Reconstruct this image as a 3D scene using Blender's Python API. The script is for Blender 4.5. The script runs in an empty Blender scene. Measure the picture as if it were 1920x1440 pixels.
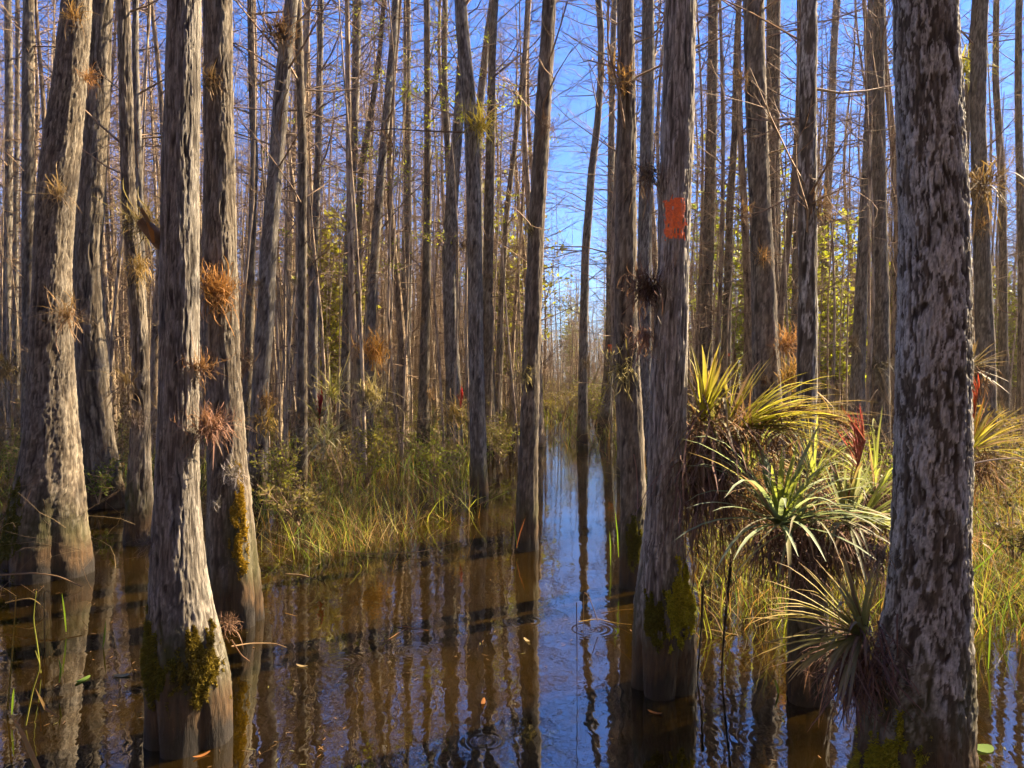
import bpy, math
import numpy as np

# ------------------------------------------------------------------ camera, sky, sun, exposure
sc = bpy.context.scene
COL = sc.collection
CAM_H, F, HY = 1.5, 1440.0, 700.0          # eye height, focal length in photo pixels, horizon row
cam = bpy.data.cameras.new("camera"); cam_o = bpy.data.objects.new("camera", cam); COL.objects.link(cam_o)
cam.sensor_width = 36; cam.lens = 27; cam.shift_y = -20 / 1920; cam.clip_end = 1000; cam.clip_start = 0.05
cam_o.location = (0, 0, CAM_H); cam_o.rotation_euler = (math.radians(90), 0, 0)
sc.camera = cam_o

SUN_EL, SUN_AZ = 40.0, 30.0                # degrees; azimuth from +X towards +Y
w = bpy.data.worlds.new("World"); sc.world = w; w.use_nodes = True
nt = w.node_tree; nt.nodes.clear()
out = nt.nodes.new("ShaderNodeOutputWorld"); bg = nt.nodes.new("ShaderNodeBackground")
sky = nt.nodes.new("ShaderNodeTexSky"); sky.sky_type = 'NISHITA'; sky.sun_disc = False
sky.sun_elevation = math.radians(SUN_EL); sky.sun_rotation = math.radians(90 - SUN_AZ)
sky.air_density = 1.3; sky.dust_density = 0.0; sky.ozone_density = 5.0
tint = nt.nodes.new("ShaderNodeMix"); tint.data_type = 'RGBA'; tint.blend_type = 'MULTIPLY'; tint.inputs[0].default_value = 1.0
tint.inputs[7].default_value = (0.29, 0.49, 0.88, 1)      # the photograph's deep violet-blue rendering of a clear sky
bg.inputs['Strength'].default_value = 0.05
nt.links.new(sky.outputs[0], tint.inputs[6]); nt.links.new(tint.outputs[2], bg.inputs[0]); nt.links.new(bg.outputs[0], out.inputs[0])

sun = bpy.data.lights.new("sun", 'SUN'); sun.energy = 5.0; sun.angle = math.radians(0.5); sun.color = (1.0, 0.80, 0.55)
sun_o = bpy.data.objects.new("sun", sun); COL.objects.link(sun_o)
sun_o.rotation_euler = (math.radians(90 - SUN_EL), 0, math.radians(SUN_AZ + 90))
sc.view_settings.view_transform = 'Standard'; sc.view_settings.look = 'None'
sc.view_settings.exposure = 2.6; sc.view_settings.gamma = 1.0
sc.render.engine = 'CYCLES'
sc.cycles.max_bounces = 4; sc.cycles.diffuse_bounces = 3; sc.cycles.glossy_bounces = 2; sc.cycles.transmission_bounces = 3
sc.cycles.use_denoising = True; sc.cycles.adaptive_threshold = 0.03
sc.cycles.caustics_reflective = False; sc.cycles.caustics_refractive = False

rng = np.random.default_rng(7)
UP = np.array([0, 0, 1.0])

def P(x, y, d):
    """photo pixel at distance d -> world point"""
    return np.array([(x - 960) / F * d, d, CAM_H - (y - HY) / F * d])
def D(y):
    """distance of a point of the water surface seen at photo row y"""
    return F * CAM_H / (y - HY)

# ------------------------------------------------------------------ numpy noise
def _h(i, j, k, s):
    n = (i * 374761393 + j * 668265263 + k * 2147483647 + s * 144665) & 0xFFFFFFFF
    n = ((n ^ (n >> 13)) * 1274126177) & 0xFFFFFFFF
    n = ((n ^ (n >> 16)) * 2246822519) & 0xFFFFFFFF
    return ((n ^ (n >> 15)) & 0xFFFF) / 65535.0
def noise(x, y, z, s=0):
    x, y, z = np.broadcast_arrays(x, y, z)
    xi, yi, zi = [np.floor(a).astype(np.int64) for a in (x, y, z)]
    fx, fy, fz = x - xi, y - yi, z - zi
    fx, fy, fz = [a * a * (3 - 2 * a) for a in (fx, fy, fz)]
    r = 0
    for a in (0, 1):
        for b in (0, 1):
            for c in (0, 1):
                wgt = (fx if a else 1 - fx) * (fy if b else 1 - fy) * (fz if c else 1 - fz)
                r = r + wgt * _h(xi + a, yi + b, zi + c, s)
    return r * 2 - 1
def sstep(a, b, x):
    t = np.clip((x - a) / (b - a), 0, 1); return t * t * (3 - 2 * t)

# ------------------------------------------------------------------ mesh helpers
def mesh(name, v, f, mat, attrs=None, smooth=False, col=None):
    v = np.asarray(v, dtype=np.float32); f = np.asarray(f, dtype=np.int32)
    me = bpy.data.meshes.new(name)
    me.vertices.add(len(v)); me.vertices.foreach_set('co', v.ravel())
    n, k = f.shape
    me.loops.add(n * k); me.loops.foreach_set('vertex_index', f.ravel())
    me.polygons.add(n); me.polygons.foreach_set('loop_start', np.arange(0, n * k, k, dtype=np.int32))
    if smooth: me.polygons.foreach_set('use_smooth', np.ones(n, dtype=bool))
    for an, av in (attrs or {}).items():
        a = me.attributes.new(an, 'FLOAT', 'POINT'); a.data.foreach_set('value', np.asarray(av, dtype=np.float32).ravel())
    if col is not None:
        c = np.ones((len(v), 4), dtype=np.float32); c[:, :3] = col
        a = me.attributes.new('col', 'FLOAT_COLOR', 'POINT'); a.data.foreach_set('color', c.ravel())
    me.update(calc_edges=True)
    if mat: me.materials.append(mat)
    return me
def link(name, me, parent=None, loc=None):
    o = bpy.data.objects.new(name, me); COL.objects.link(o)
    if parent is not None: o.parent = parent
    if loc is not None: o.location = loc
    return o
def tag(o, label=None, cat=None, group=None, kind=None):
    for k, v in (('label', label), ('category', cat), ('group', group), ('kind', kind)):
        if v: o[k] = v
    return o
def empty(name, loc):
    return link(name, None, None, tuple(float(a) for a in loc))
def tubes(Pts, R, sides=3):
    """Pts (N,K,3), R (N,K) -> verts, quads"""
    N, K, _ = Pts.shape
    T = np.gradient(Pts, axis=1); T /= np.linalg.norm(T, axis=2, keepdims=True) + 1e-9
    ref = np.where(np.abs(T[..., 2:3]) > 0.9, np.array([1.0, 0, 0]), UP)
    A = np.cross(T, ref); A /= np.linalg.norm(A, axis=2, keepdims=True) + 1e-9
    B = np.cross(T, A)
    th = np.arange(sides) * 2 * np.pi / sides
    V = Pts[:, :, None, :] + R[:, :, None, None] * (np.cos(th)[None, None, :, None] * A[:, :, None, :] + np.sin(th)[None, None, :, None] * B[:, :, None, :])
    idx = np.arange(N * K * sides).reshape(N, K, sides)
    nx = np.roll(idx, -1, axis=2)
    Fq = np.stack([idx[:, :-1], nx[:, :-1], nx[:, 1:], idx[:, 1:]], -1).reshape(-1, 4)
    return V.reshape(-1, 3), Fq
def strips(Pts, W, side=None, fold=0.0):
    """leaf blades: Pts (N,K,3), W (N,K) half widths; fold>0 gives a keeled (V) blade of 3 verts per row"""
    N, K, _ = Pts.shape
    T = np.gradient(Pts, axis=1); T /= np.linalg.norm(T, axis=2, keepdims=True) + 1e-9
    if side is None:
        side = np.cross(T, UP + 1e-3); 
    S = side / (np.linalg.norm(side, axis=2, keepdims=True) + 1e-9)
    Nn = np.cross(S, T)
    if fold:
        V = np.stack([Pts - S * W[..., None] + Nn * W[..., None] * fold, Pts, Pts + S * W[..., None] + Nn * W[..., None] * fold], 2); m = 3
    else:
        V = np.stack([Pts - S * W[..., None], Pts + S * W[..., None]], 2); m = 2
    idx = np.arange(N * K * m).reshape(N, K, m)
    Fq = np.concatenate([np.stack([idx[:, :-1, c], idx[:, :-1, c + 1], idx[:, 1:, c + 1], idx[:, 1:, c]], -1).reshape(-1, 4) for c in range(m - 1)])
    return V.reshape(-1, 3), Fq, m
def join(parts):
    vs, fs, cs, n = [], [], [], 0
    for p in parts:
        vs.append(p[0]); fs.append(p[1] + n); n += len(p[0])
        if len(p) > 2: cs.append(p[2])
    return np.concatenate(vs), np.concatenate(fs), (np.concatenate(cs) if cs else None)

# ------------------------------------------------------------------ materials
def newmat(name):
    m = bpy.data.materials.new(name); m.use_nodes = True; t = m.node_tree; t.nodes.clear()
    return m, t, (lambda k, **kw: _node(t, k, **kw))
def _node(t, k, **kw):
    n = t.nodes.new('ShaderNode' + k)
    for a, v in kw.items(): setattr(n, a, v)
    return n
def mixc(t, fac, a, b, blend='MIX'):
    n = _node(t, 'Mix', data_type='RGBA', blend_type=blend)
    for s, v in ((n.inputs[0], fac), (n.inputs[6], a), (n.inputs[7], b)):
        if isinstance(v, (int, float)): s.default_value = v
        elif isinstance(v, tuple): s.default_value = (*v, 1)
        else: t.links.new(v, s)
    return n.outputs[2]
def math_(t, op, a, b=0.0, c=None, clamp=False):
    n = _node(t, 'Math', operation=op, use_clamp=clamp)
    for s, v in zip(n.inputs, (a, b, c)):
        if v is None: continue
        if isinstance(v, (int, float)): s.default_value = v
        else: t.links.new(v, s)
    return n.outputs[0]
def ramp(t, fac, stops):
    n = _node(t, 'ValToRGB'); e = n.color_ramp.elements
    while len(e) < len(stops): e.new(0.5)
    for el, (p, c) in zip(e, stops): el.position = p; el.color = (*c, 1) if isinstance(c, tuple) else (c, c, c, 1)
    t.links.new(fac, n.inputs[0]); return n.outputs[0]
def texnoise(t, vec, scale, detail=4, rough=0.6, dist=0.0):
    n = _node(t, 'TexNoise'); n.inputs['Scale'].default_value = scale; n.inputs['Detail'].default_value = detail
    n.inputs['Roughness'].default_value = rough; n.inputs['Distortion'].default_value = dist
    t.links.new(vec, n.inputs['Vector']); return n.outputs['Fac']
def mapping(t, vec, scale=(1, 1, 1), loc=(0, 0, 0)):
    n = _node(t, 'Mapping'); n.inputs['Scale'].default_value = scale; n.inputs['Location'].default_value = loc
    t.links.new(vec, n.inputs['Vector']); return n.outputs[0]

def bark_mat(name, crack, low, mid, hi, lichen, lich_amt, moss=(0.06, 0.06, 0.010)):
    """bark on a modelled plate surface: joints, plates of differing tone, lichen crust, algae, water stain"""
    m, t, N = newmat(name)
    at = lambda a: (lambda n: n.outputs['Fac'])(N('Attribute', attribute_name=a))
    co = N('TexCoord').outputs['Object']
    info = N('ObjectInfo').outputs['Random']
    fine = texnoise(t, mapping(t, co, (110, 110, 13)), 1.0, 6, 0.75)
    mott = texnoise(t, mapping(t, co, (7, 7, 3)), 1.0, 5, 0.65)
    pl = math_(t, 'ADD', math_(t, 'MULTIPLY', at('plate'), 0.55), math_(t, 'MULTIPLY', mott, 0.55))
    c = ramp(t, pl, [(0.30, low), (0.52, mid), (0.74, hi)])
    c = mixc(t, math_(t, 'MULTIPLY', math_(t, 'SUBTRACT', fine, 0.42, clamp=True), 3.2, clamp=True), c, tuple(a * 0.30 for a in mid))
    lf = math_(t, 'MULTIPLY', at('lich'), math_(t, 'MULTIPLY', ramp(t, mott, [(0.25, 0.35), (0.6, 1.0)]), lich_amt))
    lcol = mixc(t, ramp(t, texnoise(t, mapping(t, co, (70, 70, 22)), 1.0, 4, 0.7), [(0.36, 0.0), (0.58, 1.0)]), tuple(a * 0.45 for a in lichen), lichen)
    c = mixc(t, lf, c, lcol)
    c = mixc(t, at('crack'), crack, c)
    ms = math_(t, 'MULTIPLY', at('moss'), ramp(t, math_(t, 'ADD', math_(t, 'MULTIPLY', at('moss'), 0.6), math_(t, 'MULTIPLY', texnoise(t, mapping(t, co, (28, 28, 22)), 1.0, 5, 0.7), 0.8)), [(0.45, 0.0), (0.62, 1.0)]))
    c = mixc(t, ms, c, mixc(t, fine, moss, tuple(a * 0.4 for a in moss)))
    wt = at('wet')
    stain = mixc(t, ramp(t, texnoise(t, mapping(t, co, (45, 45, 4)), 1.0, 5, 0.7), [(0.35, 0.0), (0.65, 1.0)]), (0.095, 0.052, 0.022), (0.020, 0.011, 0.005))
    c = mixc(t, ramp(t, wt, [(0.05, 0.0), (0.45, 0.9)]), c, stain)
    c = mixc(t, ramp(t, wt, [(0.62, 0.0), (0.82, 0.9)]), c, (0.006, 0.005, 0.004))
    b = N('BsdfPrincipled'); t.links.new(c, b.inputs['Base Color'])
    t.links.new(math_(t, 'SUBTRACT', 0.95, math_(t, 'MULTIPLY', wt, 0.2)), b.inputs['Roughness'])
    b.inputs['Specular IOR Level'].default_value = 0.25
    bp = N('Bump'); bp.inputs['Strength'].default_value = 0.9; bp.inputs['Distance'].default_value = 0.014
    t.links.new(math_(t, 'ADD', math_(t, 'MULTIPLY', fine, 0.7), math_(t, 'MULTIPLY', mott, 0.5)), bp.inputs['Height'])
    t.links.new(bp.outputs[0], b.inputs['Normal'])
    o = N('OutputMaterial'); t.links.new(b.outputs[0], o.inputs[0])
    return m
def far_bark(name, dark, lo, hi):
    """bark of trunks too far off for their plates to be told apart"""
    m, t, N = newmat(name)
    co = N('TexCoord').outputs['Object']; rnd = N('ObjectInfo').outputs['Random']
    n1 = texnoise(t, mapping(t, co, (26, 26, 4)), 1.0, 5, 0.7)
    n2 = texnoise(t, mapping(t, co, (3, 3, 1.2)), 1.0, 4, 0.6)
    c = mixc(t, ramp(t, n2, [(0.32, 0.0), (0.68, 1.0)]), lo, hi)
    c = mixc(t, math_(t, 'MULTIPLY', rnd, 0.5), c, tuple(a * 1.25 for a in hi))
    c = mixc(t, ramp(t, n1, [(0.38, 1.0), (0.58, 0.0)]), c, dark)
    sep = N('SeparateXYZ'); t.links.new(N('NewGeometry').outputs['Position'], sep.inputs[0])
    c = mixc(t, ramp(t, math_(t, 'MULTIPLY', sep.outputs[2], 3.0), [(0.1, 1.0), (0.75, 0.0)]), c, tuple(a * 0.35 for a in lo))
    b = N('BsdfPrincipled'); t.links.new(c, b.inputs['Base Color']); b.inputs['Roughness'].default_value = 0.95
    b.inputs['Specular IOR Level'].default_value = 0.2
    bp = N('Bump'); bp.inputs['Strength'].default_value = 0.8; bp.inputs['Distance'].default_value = 0.02
    t.links.new(n1, bp.inputs['Height']); t.links.new(bp.outputs[0], b.inputs['Normal'])
    o = N('OutputMaterial'); t.links.new(b.outputs[0], o.inputs[0])
    return m
def leaf_mat(name, trans=0.4, rough=0.45, spec=0.4):
    m, t, N = newmat(name)
    c = N('Attribute', attribute_name='col').outputs['Color']
    co = N('TexCoord').outputs['Object']
    c = mixc(t, 0.45, c, mixc(t, texnoise(t, co, 35, 3), (0.25, 0.2, 0.15), (1, 1, 1)), 'MULTIPLY')
    b = N('BsdfPrincipled'); t.links.new(c, b.inputs['Base Color']); b.inputs['Roughness'].default_value = rough
    b.inputs['Specular IOR Level'].default_value = spec
    tr = N('BsdfTranslucent'); t.links.new(mixc(t, 1.0, c, (1.0, 1.0, 0.75), 'MULTIPLY'), tr.inputs[0])
    mx = N('MixShader'); mx.inputs[0].default_value = trans
    t.links.new(b.outputs[0], mx.inputs[1]); t.links.new(tr.outputs[0], mx.inputs[2])
    o = N('OutputMaterial'); t.links.new(mx.outputs[0], o.inputs[0])
    return m
def plain(name, c1, c2, scale=20, rough=0.9, bump=0.3):
    m, t, N = newmat(name)
    co = N('TexCoord').outputs['Object']; n = texnoise(t, co, scale, 5, 0.65)
    b = N('BsdfPrincipled'); t.links.new(mixc(t, ramp(t, n, [(0.35, 0.0), (0.65, 1.0)]), c1, c2), b.inputs['Base Color'])
    b.inputs['Roughness'].default_value = rough
    bp = N('Bump'); bp.inputs['Strength'].default_value = bump; bp.inputs['Distance'].default_value = 0.01
    t.links.new(n, bp.inputs['Height']); t.links.new(bp.outputs[0], b.inputs['Normal'])
    o = N('OutputMaterial'); t.links.new(b.outputs[0], o.inputs[0])
    return m

BARK = {
    'plate': bark_mat('bark_flaky_white', (0.022, 0.015, 0.009), (0.058, 0.044, 0.029), (0.13, 0.106, 0.076), (0.24, 0.207, 0.158), (0.58, 0.56, 0.48), 1.0),
    'pale': bark_mat('bark_pale_grey', (0.022, 0.016, 0.011), (0.13, 0.108, 0.082), (0.29, 0.255, 0.203), (0.48, 0.435, 0.36), (0.54, 0.51, 0.43), 0.7),
    'grey': bark_mat('bark_grey_fibrous', (0.016, 0.011, 0.008), (0.088, 0.070, 0.051), (0.19, 0.164, 0.126), (0.31, 0.275, 0.216), (0.345, 0.315, 0.258), 0.65),
    'brown': bark_mat('bark_brown_fibrous', (0.015, 0.010, 0.006), (0.068, 0.049, 0.031), (0.155, 0.121, 0.081), (0.275, 0.228, 0.158), (0.32, 0.28, 0.213), 0.55),
}
FAR = [far_bark('bark_far_grey', (0.06, 0.041, 0.025), (0.24, 0.175, 0.11), (0.48, 0.37, 0.24)),
       far_bark('bark_far_brown', (0.05, 0.032, 0.02), (0.18, 0.125, 0.075), (0.38, 0.285, 0.18))]
TWIG = plain('twig_bark', (0.11, 0.066, 0.036), (0.27, 0.175, 0.095), 15)
LEAF = leaf_mat('leaf_fresh', 0.45, 0.55, 0.22)
DRY = leaf_mat('leaf_dry', 0.3, 0.8, 0.1)
MOSS = leaf_mat('moss_fronds', 0.25, 0.9, 0.05)
PAINT = plain('orange_paint', (0.98, 0.18, 0.010), (0.55, 0.075, 0.008), 90, 0.55, 0.4)

# ------------------------------------------------------------------ trunks
class Trunk: pass
def smooth_interp(z, zk, vk):
    n = 400
    zz = np.linspace(zk[0], zk[-1], n); vv = np.interp(zz, zk, vk)
    k = np.exp(-np.linspace(-2, 2, 17) ** 2); k /= k.sum()
    pad = np.concatenate([2 * vv[0] - vv[8:0:-1], vv, 2 * vv[-1] - vv[-2:-10:-1]])
    return np.interp(z, zz, np.convolve(pad, k, 'valid'))
def trunk(keys, d, H=13.5, nu=96, nv=360, seed=0, pw=0.022, ph=0.10, depth=0.006, flute=(5, 0.25, 0.35), bark='grey',
          zwet=(0.0, 0.36), lich=0.5, moss=None, rough=0.05):
    """keys: (row, x_left, x_right) read off the photograph, standing at distance d"""
    ks = sorted(((CAM_H - (y - HY) / F * d, ((xl + xr) / 2 - 960) / F * d, (xr - xl) / 2 / F * d) for y, xl, xr in keys))
    zk = [k[0] for k in ks]; xk = [k[1] for k in ks]; rk = [k[2] for k in ks]
    zk = [min(-0.35, zk[0] - 0.3)] + zk; xk = [xk[0]] + xk; rk = [rk[0] * 1.03] + rk
    slope = (xk[-1] - xk[-2]) / max(zk[-1] - zk[-2], .2); slope = max(-0.08, min(0.08, slope))
    zt, xt, rt = zk[-1], xk[-1], rk[-1]
    for f in (0.35, 0.7, 1.0):
        z = zt + (H - zt) * f
        zk.append(z); xk.append(xt + slope * (z - zt) * (1 - 0.35 * f)); rk.append(max(0.012, rt * (1 - 0.93 * f)))
    q = Trunk(); r0 = np.random.default_rng(seed)
    ph1 = r0.random() * 6
    q.cx = lambda z: smooth_interp(z, zk, xk); q.cy = lambda z: d + 0.05 * np.sin(np.asarray(z) * 0.7 + ph1) - 0.05 * math.sin(ph1)
    q.r = lambda z: smooth_interp(z, zk, rk); q.H = H; q.d = d; q.seed = seed
    zvis = min(zt + 0.15, H - 0.5)
    z = np.concatenate([np.linspace(zk[0], zvis, nv), np.linspace(zvis, H, 24)[1:]])
    th = np.arange(nu) * 2 * np.pi / nu
    Z, TH = np.meshgrid(z, th, indexing='ij')
    CX, CY, R = q.cx(z)[:, None], q.cy(z)[:, None], q.r(z)[:, None]
    c, s = np.cos(TH), np.sin(TH)
    n, A, zf = flute
    fl = A * np.exp(-np.maximum(Z, 0) / zf)
    lobes = np.abs(np.cos(n * TH / 2 + ph1 + 0.6 * np.sin(TH + ph1))) ** 0.7
    Rm = R * (1 - fl * (1 - lobes) + rough * noise(c * 1.6, s * 1.6, Z * 2.2, seed) + rough * 0.6 * noise(c * 4, s * 4, Z * 5, seed + 1))
    rr_ = float(q.r(np.array([min(1.5, zt)]))[0])
    U, Wc, Zw = c * rr_ / pw, s * rr_ / pw, Z + 0.25 * ph * noise(c * 3, s * 3, Z * 9, seed + 4)
    wx = 0.5 * noise(U * 0.6, Wc * 0.6, Z / ph * 1.5, seed + 2)
    nz = lambda fu, fz, k: noise(U * fu + wx * fu, Wc * fu - wx * fu, Zw / ph * fz, seed + k)
    a1, a2, a3, a4 = nz(0.6, 0.22, 10), nz(1.3, 0.45, 11), nz(0.5, 1.5, 12), nz(2.6, 1.3, 13)
    g1, g2, g3 = [sstep(-0.45, 0.35, nz(0.5, 0.9, k)) for k in (16, 17, 18)]         # fissures open and close along their length
    fis = np.maximum.reduce([(1 - sstep(0.0, 0.20, np.abs(a1))) * g1, 0.8 * (1 - sstep(0.0, 0.22, np.abs(a2))) * g2, 0.6 * (1 - sstep(0.0, 0.10, np.abs(a3))) * g3, 0.5 * (1 - sstep(0.0, 0.3, np.abs(a4)))])
    crack = 1 - np.clip(fis, 0, 1)
    pl = np.clip(0.5 + 0.4 * a2 + 0.3 * a3 + 0.45 * a4, 0, 1)
    fk = noise(U * 0.8 + 9, Wc * 0.8, Zw / ph * 0.62, seed + 14) + 0.55 * noise(U * 1.9, Wc * 1.9 + 5, Zw / ph * 1.5, seed + 19) + 0.4 * a4 + 0.35 * noise(c * 1.3, s * 1.3, Z * 1.6, seed + 15)
    flake = sstep(0.12, 0.20, fk + (lich - 0.5) * 0.9) * sstep(0.1, 0.5, crack)
    sub = sstep(-0.02, 0.25, Z)
    dsp = depth * (1.0 * crack - 0.7 + 0.5 * (pl - 0.5) * crack + 0.35 * flake + 0.2 * a4) * (0.7 + 0.3 * sub)
    Rd = Rm + dsp
    V = np.stack([CX + Rd * c, CY + Rd * s, Z], -1)
    i = np.arange(len(z) * nu).reshape(len(z), nu); j = np.roll(i, -1, 1)
    q.faces = np.stack([i[:-1], j[:-1], j[1:], i[1:]], -1).reshape(-1, 4)
    q.V = V; q.crack = crack; q.z = z; q.th = th; q.nu = nu
    mo = np.zeros_like(Z)
    zb, zs = zwet
    wet = 1 - np.clip((Z - zb + 0.07 * noise(c * 3, s * 3, Z * 2, seed + 6) + 0.03 * noise(c * 12, s * 12, Z * 6, seed + 7)) / (zs - zb), 0, 1)
    mo = 0.75 * (1 - sstep(0.1, 0.75, Z + 0.2 * noise(c * 2, s * 2, Z * 2, seed + 7)))
    if moss is not None: mo = np.maximum(mo, moss(Z, TH))
    q.base = np.array([float(q.cx(np.array([0.0]))[0]), d, 0.0])
    q.mesh = mesh('trunk', (V - q.base).reshape(-1, 3), q.faces, BARK[bark], dict(crack=crack, plate=pl, wet=wet, moss=mo, lich=flake), smooth=True)
    return q
def crown(cl, z0, z1, n, seed, L=1.5, twigs=5, sub=3, rmin=0.0022, el=(5, 45), thick=1.0, K=5):
    """bare branches, twigs and twiglets along a centre line cl(z)->(x,y,r)"""
    r = np.random.default_rng(seed)
    z = z0 + (z1 - z0) * r.random(n) ** 0.85; z.sort()
    f = (z - z0) / (z1 - z0)
    az = r.random(n) * 2 * np.pi; e = np.radians(r.uniform(el[0], el[1], n))
    ln = L * (0.35 + 0.65 * np.sin(np.pi * np.clip(0.15 + 0.8 * f, 0, 1))) * r.uniform(0.5, 1.25, n)
    x, y, rr = cl(z)
    st = np.stack([x, y, z], -1)
    def grow(start, dirs, length, bend, wob):
        N = len(start); tt = np.linspace(0, 1, K); seg = length[:, None] / (K - 1)
        Dd = dirs[:, None, :] + bend[:, None, None] * tt[None, :, None] * UP + wob * np.cumsum(r.normal(0, 1, (N, K, 3)), 1)
        Dd /= np.linalg.norm(Dd, axis=2, keepdims=True)
        return start[:, None, :] + np.concatenate([np.zeros((N, 1, 3)), np.cumsum(Dd[:, :-1] * seg[..., None], 1)], 1)
    d0 = np.stack([np.cos(az) * np.cos(e), np.sin(az) * np.cos(e), np.sin(e)], -1)
    B = grow(st, d0, ln, r.uniform(-0.3, 0.45, n), 0.14)
    rb = thick * (0.006 + 0.008 * ln / L) * r.uniform(0.7, 1.3, n)
    tap = np.linspace(1, 0.28, K)
    out = [tubes(B, np.maximum(rb[:, None] * tap, rmin), 3 if thick < 1.5 else 5)]
    def side(parent, plen, k, ratio, rad):
        N = len(parent); u = r.uniform(0.25, 1.0, (N, k)); ii = u * (K - 1); a = np.minimum(ii.astype(int), K - 2); fr = (ii - a)[..., None]
        rows = np.arange(N)[:, None]
        s0 = parent[rows, a] * (1 - fr) + parent[rows, a + 1] * fr
        dr = parent[rows, a + 1] - parent[rows, a]; dr /= np.linalg.norm(dr, axis=2, keepdims=True) + 1e-9
        dr = dr + r.normal(0, 0.55, dr.shape); dr[..., 2] += 0.12; dr /= np.linalg.norm(dr, axis=2, keepdims=True)
        l = (plen[:, None] * ratio * r.uniform(0.4, 1.2, (N, k))).ravel()
        C = grow(s0.reshape(-1, 3), dr.reshape(-1, 3), l, r.uniform(-0.2, 0.5, N * k), 0.16)
        return C, l, tubes(C, np.maximum(rad * tap[None, :] * np.ones((N * k, 1)), rmin), 3)
    if twigs:
        C, l, m = side(B, ln, twigs, 0.45, 0.0045 * thick); out.append(m)
        if sub:
            C2, l2, m2 = side(C, l, sub, 0.5, 0.003 * thick); out.append(m2)
    v, fq, _ = join(out)
    return v, fq, B
def sprigs(B, seed, n, col, size=0.09, k=14):
    """little feathery green sprays along branches B"""
    r = np.random.default_rng(seed)
    bi = r.integers(0, len(B), n); ki = r.integers(2, B.shape[1], n)
    c = B[bi, ki][:, None, :] + r.normal(0, size, (n, k, 3)) * np.array([1.3, 1.3, 0.7])
    d = r.normal(0, 1, (n, k, 3)); d[..., 2] -= 0.4; d /= np.linalg.norm(d, axis=2, keepdims=True)
    c = c.reshape(-1, 3); d = d.reshape(-1, 3)
    Lh = r.uniform(0.03, 0.08, len(c)) * size / 0.09
    Pp = c[:, None, :] + d[:, None, :] * Lh[:, None, None] * np.array([0, .5, 1.0])[None, :, None]
    v, f, m = strips(Pp, np.outer(Lh * 0.2, [0.4, 1, 0.15]), np.cross(d, r.normal(0, 1, d.shape))[:, None, :].repeat(3, 1))
    cc = np.array(col) * r.uniform(0.6, 1.3, (len(c), 1)); cc = cc.repeat(3 * m, 0)
    return v, f, cc

TREES = {}
def tree(key, label, keys, base_y=None, d=None, H=13.5, group=None, crown_n=36, z0=None, L=1.5, cat='tree', sprig=0, name='cypress_tree', sub=2, **kw):
    d = d or D(base_y)
    seed = abs(hash_(key)) % 9999
    q = trunk(keys, d, H=H, seed=seed, **kw)
    root = empty(name, q.base); tag(root, label, cat, group)
    q.part = link('trunk', q.mesh, root)
    z0 = z0 if z0 is not None else max(3.6, H * 0.33)
    v, f, B = crown(lambda z: (q.cx(z), q.cy(z), q.r(z)), z0, H - 0.1, crown_n, seed + 5, L, 4, sub, K=4)
    link('crown', mesh('crown', v - q.base, f, TWIG), root)
    if sprig:
        v, f, c = sprigs(B[:max(8, len(B) // 2)], seed + 8, sprig * 3, (0.36, 0.40, 0.03))
        link('foliage', mesh('foliage', v - q.base, f, LEAF, col=c), root)
    q.root = root; TREES[key] = q
    return q
def hash_(s):
    n = 17
    for ch in s: n = (n * 131 + ord(ch)) % 1000003
    return n

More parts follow.
